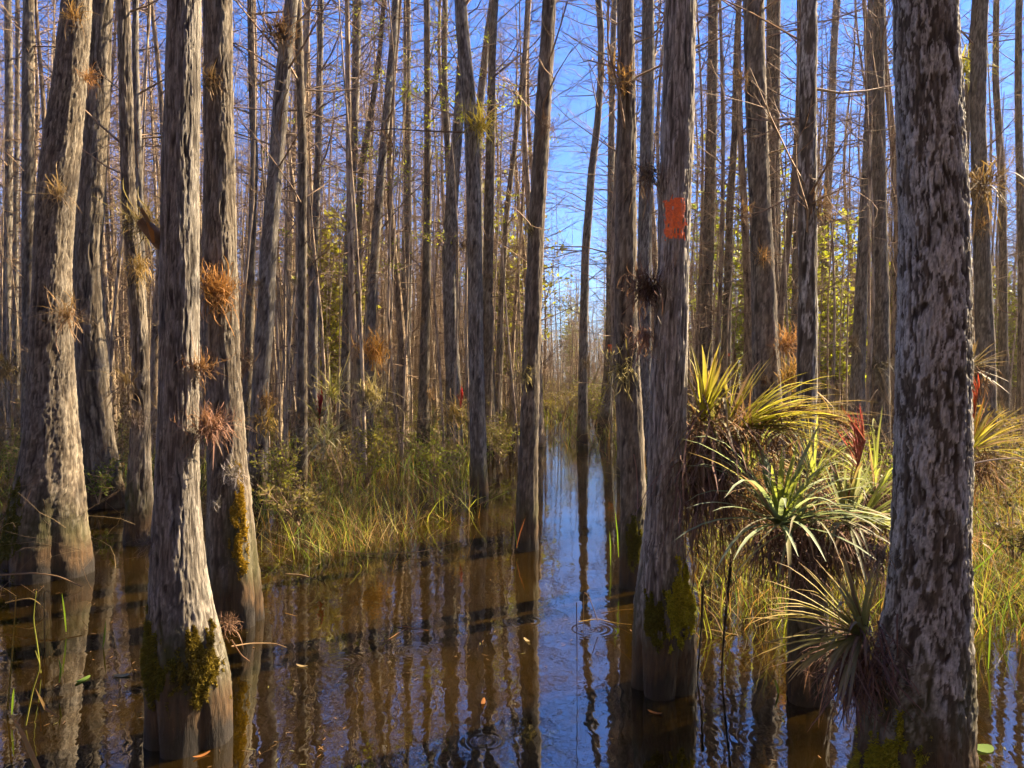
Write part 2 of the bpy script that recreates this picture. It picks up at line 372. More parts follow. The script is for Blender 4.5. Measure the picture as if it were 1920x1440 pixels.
# ------------------------------------------------------------------ water and mud
def water_mat():
    m, t, N = newmat('tannin_water')
    pos = N('NewGeometry').outputs['Position']
    bed = texnoise(t, mapping(t, pos, (0.8, 0.55, 1)), 1.0, 5, 0.6, 0.6)
    c = mixc(t, ramp(t, bed, [(0.35, 0.0), (0.7, 1.0)]), (0.0028, 0.0016, 0.0003), (0.019, 0.0105, 0.0008))
    weeds = texnoise(t, mapping(t, pos, (6, 3.5, 1)), 1.0, 6, 0.7, 1.5)
    c = mixc(t, ramp(t, weeds, [(0.50, 0.0), (0.66, 0.75)]), c, (0.006, 0.004, 0.001))
    h1 = texnoise(t, mapping(t, pos, (9, 6, 1)), 1.0, 2, 0.5)
    h2 = texnoise(t, mapping(t, pos, (34, 22, 1)), 1.0, 2, 0.5, 0.4)
    h = math_(t, 'ADD', math_(t, 'MULTIPLY', h1, 0.0010), math_(t, 'MULTIPLY', h2, 0.00010))
    for (px, py, k, s, a) in ((1215, 1180, 150, 0.16, 0.00010), (910, 1390, 170, 0.055, 0.0005), (1445, 1388, 150, 0.13, 0.00010), (1110, 1180, 160, 0.14, 0.0004), (985, 1165, 150, 0.12, 0.0003), (780, 1220, 150, 0.10, 0.0003), (640, 1240, 150, .1, .0003), (1690, 1330, 140, .12, .0004)):
        w0 = P(px, py, D(py))
        vs = N('VectorMath', operation='DISTANCE'); t.links.new(pos, vs.inputs[0]); vs.inputs[1].default_value = (w0[0], w0[1], 0)
        r = vs.outputs['Value']
        ring = math_(t, 'MULTIPLY', math_(t, 'SINE', math_(t, 'MULTIPLY', r, k)), math_(t, 'EXPONENT', math_(t, 'MULTIPLY', math_(t, 'POWER', math_(t, 'DIVIDE', r, s), 2.0), -1.0)))
        h = math_(t, 'ADD', h, math_(t, 'MULTIPLY', ring, a))
    bp = N('Bump'); bp.inputs['Strength'].default_value = 1.0; bp.inputs['Distance'].default_value = 1.0
    t.links.new(h, bp.inputs['Height'])
    df = N('BsdfDiffuse'); t.links.new(c, df.inputs[0])
    gl = N('BsdfGlossy'); gl.inputs['Roughness'].default_value = 0.0; t.links.new(bp.outputs[0], gl.inputs['Normal'])
    fr = N('Fresnel'); fr.inputs['IOR'].default_value = 3.4; t.links.new(bp.outputs[0], fr.inputs['Normal'])
    mx = N('MixShader'); t.links.new(fr.outputs[0], mx.inputs[0]); t.links.new(df.outputs[0], mx.inputs[1]); t.links.new(gl.outputs[0], mx.inputs[2])
    o = N('OutputMaterial'); t.links.new(mx.outputs[0], o.inputs[0])
    return m
tag(link('water', mesh('water', [(-180, -64, 0), (180, -64, 0), (180, 180, 0), (-180, 180, 0)], [(0, 1, 2, 3)], water_mat())), 'still brown swamp water mirroring trunks and blue sky', 'water', kind='structure')

def land(X, Y):
    """height of the muddy swamp floor"""
    px = 960 + F * X / np.maximum(Y, 0.5)
    ch = np.exp(-((px - 1055) / 95) ** 2)
    left = sstep(8.2, 11.5, Y) * (px < 1000); right = sstep(7.0, 10.5, Y) * (px >= 1000)
    h = -0.24 + 0.235 * (left + right) * (0.62 + 0.38 * sstep(13, 22, Y)) - 0.4 * ch * (1 - sstep(30, 45, Y))
    return h + 0.09 * noise(X * 0.6, Y * 0.6, 0 * X, 3) + 0.05 * noise(X * 1.7, Y * 1.7, 0 * X, 4)
gy = np.concatenate([np.linspace(3, 30, 110), np.linspace(31, 135, 40)]); gx = np.linspace(-1.25, 1.25, 160)
GY, GT = np.meshgrid(gy, gx, indexing='ij'); GX = GY * GT
i = np.arange(GX.size).reshape(GX.shape)
MUD = plain('swamp_mud', (0.02, 0.013, 0.006), (0.06, 0.038, 0.016), 6, 0.85, 0.6)
tag(link('swamp_floor', mesh('swamp_floor', np.stack([GX, GY, land(GX, GY)], -1).reshape(-1, 3), np.stack([i[:-1, :-1], i[:-1, 1:], i[1:, 1:], i[1:, :-1]], -1).reshape(-1, 4), MUD, smooth=True)), 'dark leaf-littered mud rising from the water between the trees', 'ground', kind='structure')

# ------------------------------------------------------------------ the trees one can tell apart
bx_ = np.linspace(-60, 60, 60); by_ = np.linspace(-60, -2.2, 40); BX, BY = np.meshgrid(bx_, by_); i = np.arange(BX.size).reshape(BX.shape)
LITTER = plain('leaf_litter', (0.09, 0.058, 0.026), (0.19, 0.13, 0.06), 9, 0.9, 0.6)
tag(link('bank', mesh('bank', np.stack([BX, BY, 0.35 * sstep(-2.2, -4.5, BY) - 0.1 + 0.08 * noise(BX * .7, BY * .7, 0 * BX, 2)], -1).reshape(-1, 3), np.stack([i[:-1, :-1], i[:-1, 1:], i[1:, 1:], i[1:, :-1]], -1).reshape(-1, 4), LITTER, smooth=True)), 'unseen leaf-littered bank added behind the viewer for warm bounce light', 'ground', kind='structure')  # unseen ground added behind the viewer to bounce warm sunlight onto the trunks
def patch(zc, zw, thc, tw, amt=1.0, seed=3):
    """a mossy patch around (height, angle)"""
    return lambda Z, TH: amt * np.clip(1.25 - np.hypot((Z - zc) / zw, (np.mod(TH - thc + np.pi, 2 * np.pi) - np.pi) / tw) + 0.35 * noise(np.cos(TH) * 5, np.sin(TH) * 5, Z * 12, seed), 0, 1)
R90 = -np.pi / 2
T1 = tree('t1', 'thick foreground cypress at right with dark bark and flaky white plates', [(-60, 1672, 1776), (0, 1673, 1777), (150, 1676, 1782), (300, 1679, 1789), (480, 1684, 1797), (700, 1678, 1800), (960, 1672, 1803), (1100, 1666, 1804), (1200, 1655, 1807), (1300, 1632, 1811), (1400, 1610, 1815), (1510, 1600, 1817)], d=2.72, nu=196, nv=600,
    bark='plate', pw=0.0112, ph=0.035, depth=0.006, flute=(4, 0.10, 0.25), lich=0.66, crown_n=26, z0=5.0, moss=patch(0.14, 0.24, R90 - 1.0, 0.75))
T2 = tree('t2', 'grey foreground cypress carrying the large orange paint blaze', [(-60, 1249, 1302), (0, 1247, 1303), (300, 1237, 1296), (480, 1232, 1288), (700, 1219, 1286), (850, 1215, 1279), (960, 1211, 1276), (1040, 1201, 1280), (1100, 1192, 1294), (1180, 1185, 1305), (1290, 1182, 1304)], base_y=1290, nu=156, nv=500,
    bark='pale', pw=0.012, ph=0.085, depth=0.0048, flute=(4, 0.40, 0.34), lich=0.5, crown_n=26, z0=5.0, moss=patch(0.42, 0.16, R90 + 0.35, 0.7))
T3 = tree('t3', 'pale grey foreground cypress at left with mossy swollen foot in the water', [(-60, 326, 381), (0, 325, 381), (150, 321, 380), (300, 316, 380), (480, 313, 379), (700, 308, 378), (860, 303, 376), (960, 299, 377), (1060, 291, 385), (1130, 285, 394), (1190, 280, 412), (1260, 276, 430), (1385, 277, 433)], base_y=1385, nu=156, nv=520,
    bark='grey', pw=0.011, ph=0.07, depth=0.004, flute=(5, 0.30, 0.30), lich=0.62, crown_n=26, z0=5.0, moss=patch(0.32, 0.20, R90 - 0.3, 1.9))
T4 = tree('t4', 'brown cypress close behind the pale left foreground trunk, splayed foot', [(-40, 394, 441), (0, 394, 442), (300, 390, 443), (480, 386, 445), (700, 388, 450), (850, 390, 460), (950, 388, 470), (1050, 386, 482), (1165, 384, 497)], base_y=1165, nu=116, nv=420,
    bark='brown', pw=0.014, ph=0.085, depth=0.0055, flute=(4, 0.42, 0.5), lich=0.45, crown_n=26, z0=5.0, moss=patch(0.55, 0.25, R90 + 0.5, 0.6, 0.7))
T5 = tree('t5', 'stout leaning cypress with wide dark buttressed foot near the left edge', [(-40, 120, 168), (0, 118, 167), (150, 104, 160), (300, 84, 148), (480, 72, 133), (620, 67, 136), (760, 60, 143), (850, 48, 150), (960, 26, 158), (1030, 14, 166), (1075, 8, 172)], base_y=1075, nu=120, nv=400,
    bark='brown', pw=0.016, ph=0.06, depth=0.007, flute=(5, 0.30, 0.55), lich=0.55, crown_n=26, z0=5.2, moss=patch(0.5, 0.35, R90 - 0.9, 0.8, 0.8))
T6 = tree('t6', 'brown cypress just right of the leaning left trunk, fluted splayed foot', [(-40, 171, 210), (0, 170, 210), (200, 163, 207), (320, 157, 203), (480, 147, 193), (620, 148, 199), (720, 152, 206), (830, 158, 216), (900, 160, 228), (950, 160, 236)], base_y=950, nu=110, nv=400,
    bark='brown', pw=0.03, ph=0.16, depth=0.012, flute=(3, 0.55, 0.7), lich=0.45, crown_n=30, z0=5.5)
T7 = tree('t7', 'slim cypress bending right behind the two left trunks, dark mossy foot', [(-40, 211, 233), (0, 212, 233), (150, 214, 236), (300, 217, 242), (400, 221, 246), (520, 233, 260), (640, 243, 271), (760, 246, 277), (880, 240, 280), (960, 236, 284), (1018, 233, 287)], base_y=1018, nu=96, nv=380,
    bark='brown', pw=0.026, ph=0.11, depth=0.009, flute=(4, 0.22, 0.4), lich=0.5, crown_n=30, moss=patch(0.3, 0.35, R90 - .5, 1.2))
MIDS = [  # key, label, base row, [(row, x, width)], bark, sprigs
 ('m1', 'dark cypress standing alone in the open water channel', 1030, [(-30, 1032, 25), (100, 1025, 27), (200, 1019, 28), (300, 1013, 29), (420, 1006, 30), (560, 1000, 31), (700, 995, 33), (850, 991, 36), (950, 988, 40), (1030, 987, 46)], 'brown', 0),
 ('m2', 'grey cypress left of the open channel with pinched mossy foot', 940, [(-30, 863, 22), (60, 867, 23), (140, 876, 24), (240, 884, 25), (400, 889, 26), (600, 892, 27), (750, 894, 28), (860, 897, 31), (940, 898, 38)], 'grey', 10),
 ('m4', 'brown cypress touching the left side of the blazed trunk', 1100, [(-30, 1171, 28), (0, 1171, 29), (150, 1172, 32), (300, 1172, 35), (480, 1170, 40), (620, 1172, 42), (760, 1180, 44), (900, 1186, 46), (1000, 1186, 48), (1100, 1186, 52)], 'brown', 0),
 ('m5', 'slender grey cypress peeping out just left of the blazed trunk', 900, [(-30, 1218, 21), (0, 1217, 22), (180, 1217, 24), (330, 1213, 25), (480, 1209, 26), (700, 1206, 28), (900, 1205, 34)], 'grey', 0),
 ('m6', 'straight brown cypress immediately right of the blazed trunk', 830, [(-30, 1339, 17), (0, 1338, 18), (200, 1334, 19), (400, 1328, 21), (600, 1325, 23), (720, 1323, 25), (830, 1321, 30)], 'brown', 0),
 ('m7', 'sturdy grey-brown cypress rising behind the yellow air plant clump', 960, [(-30, 1416, 36), (0, 1417, 38), (150, 1422, 38), (300, 1427, 39), (480, 1434, 42), (600, 1437, 45), (720, 1440, 50), (850, 1442, 58), (960, 1442, 66)], 'brown', 0),
 ('m8', 'cypress half hidden behind the sturdy trunk above the yellow air plant', 830, [(-30, 1450, 24), (0, 1450, 25), (250, 1451, 26), (480, 1453, 27), (700, 1456, 30), (830, 1457, 38)], 'brown', 0),
 ('m9', 'grey lichen-blotched cypress rising behind the silvery air plant', 1060, [(-30, 1520, 26), (0, 1519, 28), (150, 1514, 30), (300, 1512, 31), (480, 1511, 33), (700, 1510, 35), (850, 1507, 37), (960, 1505, 40), (1060, 1503, 48)], 'plate', 0),
 ('m10', 'left one of the tight pair of trunks left of the flaky foreground cypress', 850, [(-30, 1636, 15), (0, 1635, 15), (200, 1628, 18), (400, 1619, 21), (560, 1613, 22), (700, 1609, 25), (850, 1604, 34)], 'grey', 0),
 ('m11', 'right one of the tight pair of trunks left of the flaky foreground cypress', 870, [(-30, 1651, 18), (0, 1651, 19), (200, 1650, 21), (400, 1649, 25), (560, 1648, 30), (700, 1648, 33), (870, 1648, 42)], 'brown', 0),
 ('m12', 'brown cypress just right of the flaky foreground trunk', 900, [(-30, 1845, 26), (0, 1843, 27), (200, 1840, 26), (350, 1841, 27), (480, 1843, 28), (640, 1846, 31), (780, 1849, 34), (900, 1850, 44)], 'brown', 0),
 ('m12b', 'thin leaning stem between the flaky trunk and the brown one right of it', 860, [(-30, 1836, 12), (0, 1833, 13), (150, 1820, 13), (300, 1811, 14), (480, 1808, 15), (700, 1812, 18), (860, 1812, 24)], 'brown', 0),
 ('m14', 'wavy slender cypress in the gap left of the tight pair', 800, [(-30, 1573, 12), (0, 1571, 13), (120, 1562, 13), (260, 1559, 14), (400, 1551, 14), (560, 1549, 15), (800, 1543, 20)], 'grey', 0),
 ('m8b', 'thin pale stem hugging the left of the lichen-blotched cypress', 830, [(-30, 1503, 9), (100, 1498, 9), (250, 1497, 10), (480, 1489, 11), (830, 1487, 15)], 'grey', 0),
 ('m8c', 'thin cypress between the straight brown trunk and the sturdy one', 830, [(-30, 1387, 10), (100, 1381, 11), (250, 1377, 12), (400, 1366, 14), (560, 1362, 15), (830, 1358, 22)], 'brown', 0),
 ('m16', 'grey cypress beside the sturdy leaning trunk near the left edge', 880, [(-30, 55, 16), (0, 56, 18), (150, 57, 19), (300, 60, 20), (480, 60, 21), (640, 57, 22), (880, 54, 30)], 'brown', 0),
 ('m15', 'pale slim cypress closest to the left edge', 850, [(-30, 14, 12), (100, 13, 13), (300, 10, 14), (480, 9, 16), (700, 8, 18), (850, 8, 24)], 'grey', 0),
 ('m17', 'very thin pale trunk second from the left edge', 830, [(-30, 34, 7), (200, 31, 8), (480, 33, 9), (830, 34, 13)], 'grey', 0),
 ('m7b', 'slim pale stem twinned with the bending one behind the two left trunks', 960, [(-30, 262, 10), (100, 262, 11), (250, 266, 13), (400, 268, 15), (560, 268, 17), (760, 270, 20), (960, 270, 26)], 'grey', 0),
 ('m8L', 'swaying pale cypress right of the two left foreground trunks', 935, [(-30, 548, 22), (0, 545, 24), (80, 534, 26), (160, 525, 27), (260, 517, 27), (360, 508, 28), (480, 498, 30), (600, 495, 31), (720, 486, 30), (820, 483, 33), (935, 484, 42)], 'grey', 0),
 ('m18', 'dark straight thin cypress next to the swaying pale one', 920, [(-30, 561, 12), (0, 562, 13), (150, 566, 14), (300, 570, 15), (480, 568, 16), (700, 566, 17), (920, 565, 24)], 'brown', 0),
 ('m19', 'thin grey cypress right of the dark straight one', 860, [(-30, 601, 11), (150, 598, 12), (300, 596, 13), (480, 590, 13), (860, 588, 18)], 'grey', 12),
 ('m20', 'slim grey cypress with a twin stem left of centre', 840, [(-30, 672, 13), (120, 669, 14), (300, 664, 15), (480, 654, 16), (700, 648, 18), (840, 646, 24)], 'grey', 10),
 ('m21', 'dark stem crossing a pale twin left of centre', 830, [(-30, 722, 8), (100, 712, 9), (200, 698, 10), (320, 677, 11), (480, 672, 12), (830, 668, 16)], 'brown', 0),
 ('m22', 'leaning pale cypress left of the straight thick-footed trunk', 850, [(-30, 742, 13), (60, 739, 13), (160, 730, 14), (280, 720, 15), (400, 710, 16), (560, 699, 17), (700, 692, 18), (850, 688, 23)], 'grey', 14),
 ('m23', 'straight grey cypress with thick foot left of the channel', 815, [(-30, 764, 13), (120, 763, 14), (300, 765, 15), (480, 765, 17), (620, 760, 22), (720, 755, 27), (815, 752, 34)], 'grey', 0),
 ('m24', 'dark straight cypress right of the thick-footed one', 845, [(-30, 800, 11), (150, 801, 12), (320, 802, 14), (480, 801, 15), (640, 797, 18), (760, 795, 21), (845, 793, 26)], 'brown', 10),
 ('m25', 'thin cypress midway between the dark straight one and the pinched-foot trunk', 830, [(-30, 835, 10), (150, 833, 11), (320, 841, 12), (480, 843, 13), (830, 846, 18)], 'grey', 0),
 ('m26', 'wide grey cypress sloping behind the pinched-foot trunk', 850, [(-30, 869, 14), (100, 866, 16), (220, 860, 19), (340, 850, 22), (480, 842, 25), (620, 846, 26), (740, 851, 28), (850, 853, 34)], 'grey', 8),
 ('m27', 'pale S-curved stem right of the pinched-foot trunk', 820, [(-30, 925, 11), (0, 923, 11), (60, 915, 13), (140, 906, 14), (200, 900, 14), (300, 897, 15), (480, 899, 15), (820, 902, 22)], 'grey', 8),
 ('m28', 'straight mottled cypress left of the lone channel trunk', 845, [(-30, 930, 12), (100, 923, 14), (250, 920, 16), (400, 917, 18), (560, 914, 19), (700, 917, 21), (845, 920, 26)], 'brown', 0),
 ('m29', 'bent pale stem on the right bank of the open channel', 835, [(-30, 1120, 11), (60, 1127, 12), (150, 1126, 12), (230, 1120, 13), (330, 1108, 14), (480, 1097, 15), (640, 1094, 16), (760, 1093, 18), (835, 1092, 24)], 'grey', 0),
 ('m30', 'flare-footed cypress with a small orange blaze beyond the channel', 800, [(-30, 1152, 10), (150, 1148, 11), (330, 1145, 12), (480, 1143, 14), (620, 1143, 15), (700, 1141, 18), (760, 1136, 26), (800, 1133, 37)], 'grey', 0),
 ('m31', 'thin dark cypress left of the lone channel trunk in the sky gap', 820, [(-30, 990, 7), (100, 984, 8), (250, 968, 9), (400, 950, 10), (560, 940, 11), (820, 932, 15)], 'brown', 12),
 ('m32', 'slim trunk at the far right edge', 840, [(-30, 1911, 11), (200, 1911, 12), (480, 1913, 14), (840, 1915, 20)], 'brown', 0),
 ('m33', 'thin cypress right of the brown one behind the flaky trunk', 820, [(-30, 1870, 10), (150, 1866, 11), (350, 1874, 12), (560, 1880, 14), (820, 1884, 20)], 'brown', 0),
 ('m34', 'forked slender cypress between the swaying pale one and left trunks', 870, [(-30, 470, 10), (150, 474, 12), (300, 478, 13), (480, 470, 14), (700, 463, 16), (870, 460, 22)], 'brown', 0),
]
for k, lab, by, ks, bk, sp in MIDS:
    big = max(w_ for _, _, w_ in ks) > 30
    tree(k, lab, [(y, x - w_ / 2, x + w_ / 2) for y, x, w_ in ks], base_y=by, nu=54 if big else 30, nv=240 if big else 170, bark=bk, pw=0.02 if big else 0.026, ph=0.09,
         depth=0.006, flute=(4, 0.2, 0.4), crown_n=48, L=1.5, sprig=sp, H=13.0 + 0.2 * (hash_(k) % 12), z0=2.2 + 0.15 * (hash_(k) % 9))

# stump that carries the silvery air plants
ST = trunk([(985, 1490, 1540), (1060, 1484, 1545), (1160, 1480, 1550), (1250, 1478, 1553), (1312, 1476, 1556)], D(1312), H=0.86, nu=90, nv=200, seed=77, bark='brown', pw=0.02, ph=0.1, flute=(4, 0.2, 0.3), zwet=(0.02, 0.3))
st_root = empty('tree_stump', ST.base); tag(st_root, 'dark dead stump in the water carrying the silvery air plants', 'stump')
link('trunk', ST.mesh, st_root)

# painted blazes and moss cushions lying on a trunk's own surface
def skin(q, mask, off):
    """faces of trunk q whose (Z,TH) pass mask, pushed outwards by off(Z,TH)"""
    nz = len(q.z); Z, TH = np.meshgrid(q.z, q.th, indexing='ij')
    m = mask(Z, TH)
    o = off(Z, TH)
    V = q.V + np.stack([np.cos(TH) * o, np.sin(TH) * o, 0 * o], -1)
    f = q.faces[m.ravel()[q.faces].all(1)]
    u, inv = np.unique(f, return_inverse=True)
    return V.reshape(-1, 3)[u] - q.base, inv.reshape(-1, 4), u
def blaze(q, x, y, wpx, hpx, name='paint_blaze', round_=False):
    c = P(x, y, q.d); sx, sz = wpx / 2 / F * q.d, hpx / 2 / F * q.d
    def mask(Z, TH):
        X = q.V[..., 0]; n = noise(X * 140, Z * 60, 0 * X, 5); front = np.sin(TH) < 0.05
        if round_: return (np.hypot((X - c[0]) / sx, (Z - c[2]) / sz) < 1) & front
        skip = (q.crack < 0.22) | (noise(X * 260, Z * 90, 0 * X, 15) + 0.75 * sstep(0.7, 1.0, np.maximum(np.abs(X - c[0]) / sx, np.abs(Z - c[2]) / sz)) > 0.85)
        return ~skip & (np.abs(X - c[0]) < sx * (1 + 0.22 * n)) & (np.abs(Z - c[2]) < sz * (1 + 0.10 * noise(X * 90, 0 * Z, 0 * X, 8))) & front
    v, f, u = skin(q, mask, lambda Z, TH: 0 * Z + 0.0012)
    link(name, mesh(name, v, f, PAINT, smooth=True), q.part)
blaze(T2, 1258, 418, 42, 82)
blaze(TREES['m30'], 1143, 652, 12, 19); blaze(TREES['m8c'], 1362, 665, 7, 12)
dot = P(1258, 489, T2.d - 0.085)
th_ = np.linspace(0, 2 * np.pi, 17)[:-1]
dv = np.concatenate([[[0, -0.006, 0]], np.stack([np.cos(th_) * 0.009, 0 * th_ - 0.004, np.sin(th_) * 0.009], -1), np.stack([np.cos(th_) * 0.010, 0 * th_ + 0.01, np.sin(th_) * 0.010], -1)])
df_ = [(0, 1 + k, 1 + (k + 1) % 16, 1 + (k + 1) % 16) for k in range(16)]
df_ = [(1 + k, 17 + k, 17 + (k + 1) % 16, 1 + (k + 1) % 16) for k in range(16)] + [(0, 1 + k, 1 + (k + 1) % 16, 1 + (k + 2) % 16) for k in range(0, 16, 2)]
link('marker_tack', mesh('marker_tack', dv + dot - T2.base, df_, PAINT), T2.part)

def moss_cushion(q, zc, zw, thc, tw, thick, n, col, seed, thr=0.25):
    p0 = patch(zc, zw, thc, tw, 1.0, seed)
    pf = lambda Z, TH: np.clip(p0(Z, TH) - 0.15 + 0.5 * noise(np.cos(TH) * 7, np.sin(TH) * 7, Z * 16, seed + 1) + 0.35 * noise(np.cos(TH) * 16, np.sin(TH) * 16, Z * 40, seed + 2), 0, 1) * (p0(Z, TH) > 0.02)
    v, f, u = skin(q, lambda Z, TH: pf(Z, TH) > thr, lambda Z, TH: -0.002 + thick * sstep(thr, 0.9, pf(Z, TH)) * (0.8 + 0.5 * noise(np.cos(TH) * 9, np.sin(TH) * 9, Z * 30, seed)))
    r = np.random.default_rng(seed)
    base = np.array(col)
    c0 = base * (0.45 + 0.5 * r.random((len(v), 1)))
    k = r.integers(0, len(f), n); wts = r.dirichlet((1, 1, 1, 1), n)
    p = (v[f[k]] * wts[..., None]).sum(1)
    out_ = p - np.array([float(0), 0, 0]); out_ = np.stack([p[:, 0] + q.base[0] - q.cx(p[:, 2]), p[:, 1] + q.base[1] - q.cy(p[:, 2]), 0 * p[:, 2]], -1)
    out_ /= np.linalg.norm(out_, axis=1, keepdims=True) + 1e-9
    dr = out_ * 0.9 + r.normal(0, 0.55, (n, 3)); dr /= np.linalg.norm(dr, axis=1, keepdims=True)
    L = r.uniform(0.005, 0.016, n)
    Pp = p[:, None] + dr[:, None] * L[:, None, None] * np.array([-0.2, 0.5, 1.0])[None, :, None]
    bv, bf, m = strips(Pp, np.outer(L * 0.16, [1, 0.8, 0.1]), np.cross(dr, r.normal(0, 1, (n, 3)))[:, None, :].repeat(3, 1))
    cc = (base * r.uniform(0.5, 1.45, (n, 1)) + np.array([0.05, 0.03, 0]) * r.random((n, 1))).repeat(3 * m, 0)
    V_, F_, C_ = join([(v, f, c0), (bv, bf, cc)])
    link('moss', mesh('moss', V_, F_, MOSS, col=C_), q.part)
moss_cushion(T2, 0.43, 0.20, R90 + 0.45, 0.70, 0.026, 9000, (0.46, 0.43, 0.025), 3)  # moss on this side coloured brighter to stand in for sunlight
moss_cushion(T2, 0.36, 0.12, R90 - 0.5, 0.5, 0.010, 5000, (0.14, 0.14, 0.016), 13)
moss_cushion(T1, 0.08, 0.26, R90 - 0.95, 0.78, 0.014, 10000, (0.34, 0.32, 0.02), 4)
moss_cushion(T3, 0.36, 0.17, R90 - 0.75, 1.0, 0.007, 6000, (0.15, 0.135, 0.016), 5)
moss_cushion(T3, 0.34, 0.15, R90 + 0.85, 0.7, 0.016, 5500, (0.17, 0.13, 0.02), 6)
moss_cushion(T4, 0.62, 0.34, R90 + 0.75, 0.5, 0.010, 5000, (0.36, 0.24, 0.025), 7)
moss_cushion(T5, 0.35, 0.40, R90 - 0.7, 0.7, 0.008, 5000, (0.08, 0.085, 0.012), 8)
moss_cushion(TREES['m4'], 0.34, 0.26, R90 + 0.0, 0.9, 0.012, 5000, (0.13, 0.13, 0.014), 9)

# ------------------------------------------------------------------ the stand behind: trees of one look, then the mass beyond
def variant_trunk(seed, H=14.0, nu=14, nv=56):
    r = np.random.default_rng(seed)
    z = np.concatenate([np.linspace(-0.4, 1.2, 14), np.linspace(1.2, H, nv - 13)[1:]]); R0 = r.uniform(0.048, 0.085)
    a, b, c2, d2 = r.uniform(0.03, 0.16), r.uniform(0.03, 0.16), r.random() * 6, r.random() * 6
    cx = a * np.sin(z * r.uniform(0.35, 0.8) + c2) + r.normal(0, 0.018) * z; cy = b * np.sin(z * r.uniform(0.35, 0.8) + d2) + r.normal(0, 0.018) * z
    cx -= np.interp(0, z, cx); cy -= np.interp(0, z, cy)
    rr = R0 * (1 - np.maximum(z, 0) / H * 0.9) + R0 * 0.8 * np.exp(-np.maximum(z, 0) / 0.45)
    th = np.arange(nu) * 2 * np.pi / nu
    Z, TH = np.meshgrid(z, th, indexing='ij'); c, s = np.cos(TH), np.sin(TH)
    RR = rr[:, None] * (1 + 0.09 * noise(c * 1.5, s * 1.5, Z * 3, seed)) * (1 - 0.25 * np.exp(-np.maximum(Z, 0) / .5) * (1 - np.abs(np.cos(2 * TH + c2))))
    V = np.stack([cx[:, None] + RR * c, cy[:, None] + RR * s, Z], -1).reshape(-1, 3)
    i = np.arange(len(z) * nu).reshape(len(z), nu); j = np.roll(i, -1, 1)
    cl = lambda zz: (np.interp(zz, z, cx), np.interp(zz, z, cy), np.interp(zz, z, rr))
    return V, np.stack([i[:-1], j[:-1], j[1:], i[1:]], -1).reshape(-1, 4), cl
VAR = []
for k in range(10):
    V, Fc, cl = variant_trunk(200 + k)
    tm = mesh('trunk', V, Fc, FAR[k % 2], smooth=True)
    v, f, B = crown(cl, 0.9, 13.9, 92, 300 + k, 1.5, 5, 2, rmin=0.0019, K=4, el=(-10, 45), thick=0.85)
    VAR.append((tm, mesh('crown', v, f, TWIG), cl))
SRC = {}
def openness(px):
    """how thinly trees stand along a line of sight"""
    o = np.where(px < 980, 1.0, np.where(px < 1180, 0.5, 0.6))
    return np.where((px > 1014) & (px < 1140), 0.03, o)
LIT = [P(1330, 800, 3.7), P(1420, 800, 3.7), P(1465, 980, 3.45), P(1590, 980, 3.5), P(1600, 1190, 2.66), P(1830, 830, 4.3), P(360, 700, 3.15), P(420, 700, 4.6), P(105, 700, 5.8), P(180, 700, 8.6), P(490, 700, 9.4), P(990, 800, 6.5), P(1260, 600, 3.66), P(620, 980, 6.8)]
def in_light(x, y):
    """does a tree at (x, y) stand in the way of the sun for what the photograph shows sunlit"""
    sx, sy = math.cos(math.radians(SUN_AZ)), math.sin(math.radians(SUN_AZ))
    for p in LIT:
        t_ = (x - p[0]) * sx + (y - p[1]) * sy; o_ = abs(-(x - p[0]) * sy + (y - p[1]) * sx)
        if 0.4 < t_ < 13 and o_ < 0.32: return True
    return False
spec = [(q.base[0], q.base[1]) for q in TREES.values()]
pts = []
tries = 0
while len(pts) < 246 and tries < 60000:
    tries += 1
    px = rng.uniform(-260, 2260); d = math.sqrt(rng.uniform(11.5 ** 2, 37 ** 2))
    if rng.random() > openness(np.array(px)) or (d < 15 and px > 1750): continue
    x = (px - 960) / F * d
    if in_light(x, d): continue
    if any((x - a) ** 2 + (d - b) ** 2 < 0.55 ** 2 for a, b in pts) or any((x - a) ** 2 + (d - b) ** 2 < 0.6 ** 2 for a, b in spec): continue
    pts.append((x, d))
pts.sort(key=lambda p: p[1])
ANCH = [('m15', 'the left edge trunk'), ('t5', 'the stout leaning trunk'), ('t3', 'the pale left foreground trunk'), ('m8L', 'the swaying pale cypress'), ('m19', 'the thin grey cypress'),
        ('m22', 'the leaning pale cypress'), ('m24', 'the dark straight trunk'), ('m2', 'the pinched-foot trunk'), ('m1', 'the lone channel trunk'), ('m29', 'the bent pale stem'),
        ('t2', 'the blazed trunk'), ('m7', 'the sturdy middle-right trunk'), ('m9', 'the lichen-blotched cypress'), ('m11', 'the tight pair of trunks'), ('t1', 'the flaky foreground trunk'), ('m32', 'the right edge trunk')]
apx = [(960 + F * TREES[k].base[0] / TREES[k].d, nm) for k, nm in ANCH]
ORD = 'first second third fourth fifth sixth seventh eighth ninth tenth eleventh twelfth thirteenth fourteenth fifteenth sixteenth seventeenth eighteenth'.split()
slots, STAND = {}, {}
for n, (x, d) in enumerate(pts):
    px = 960 + F * x / d; ax_, nm = min(apx, key=lambda t_: abs(t_[0] - px))
    dist_ = 'mid-distance' if d < 20 else 'distant' if d < 28 else 'far distant'
    slots.setdefault((nm, 'left' if px < ax_ else 'right', dist_), []).append((abs(px - ax_), n))
for (nm, sd, dist_), lst in slots.items():
    for k, (_, n) in enumerate(sorted(lst)): STAND[n] = f"{ORD[min(k, 17)]} {dist_} bare cypress to the {sd} of {nm}"
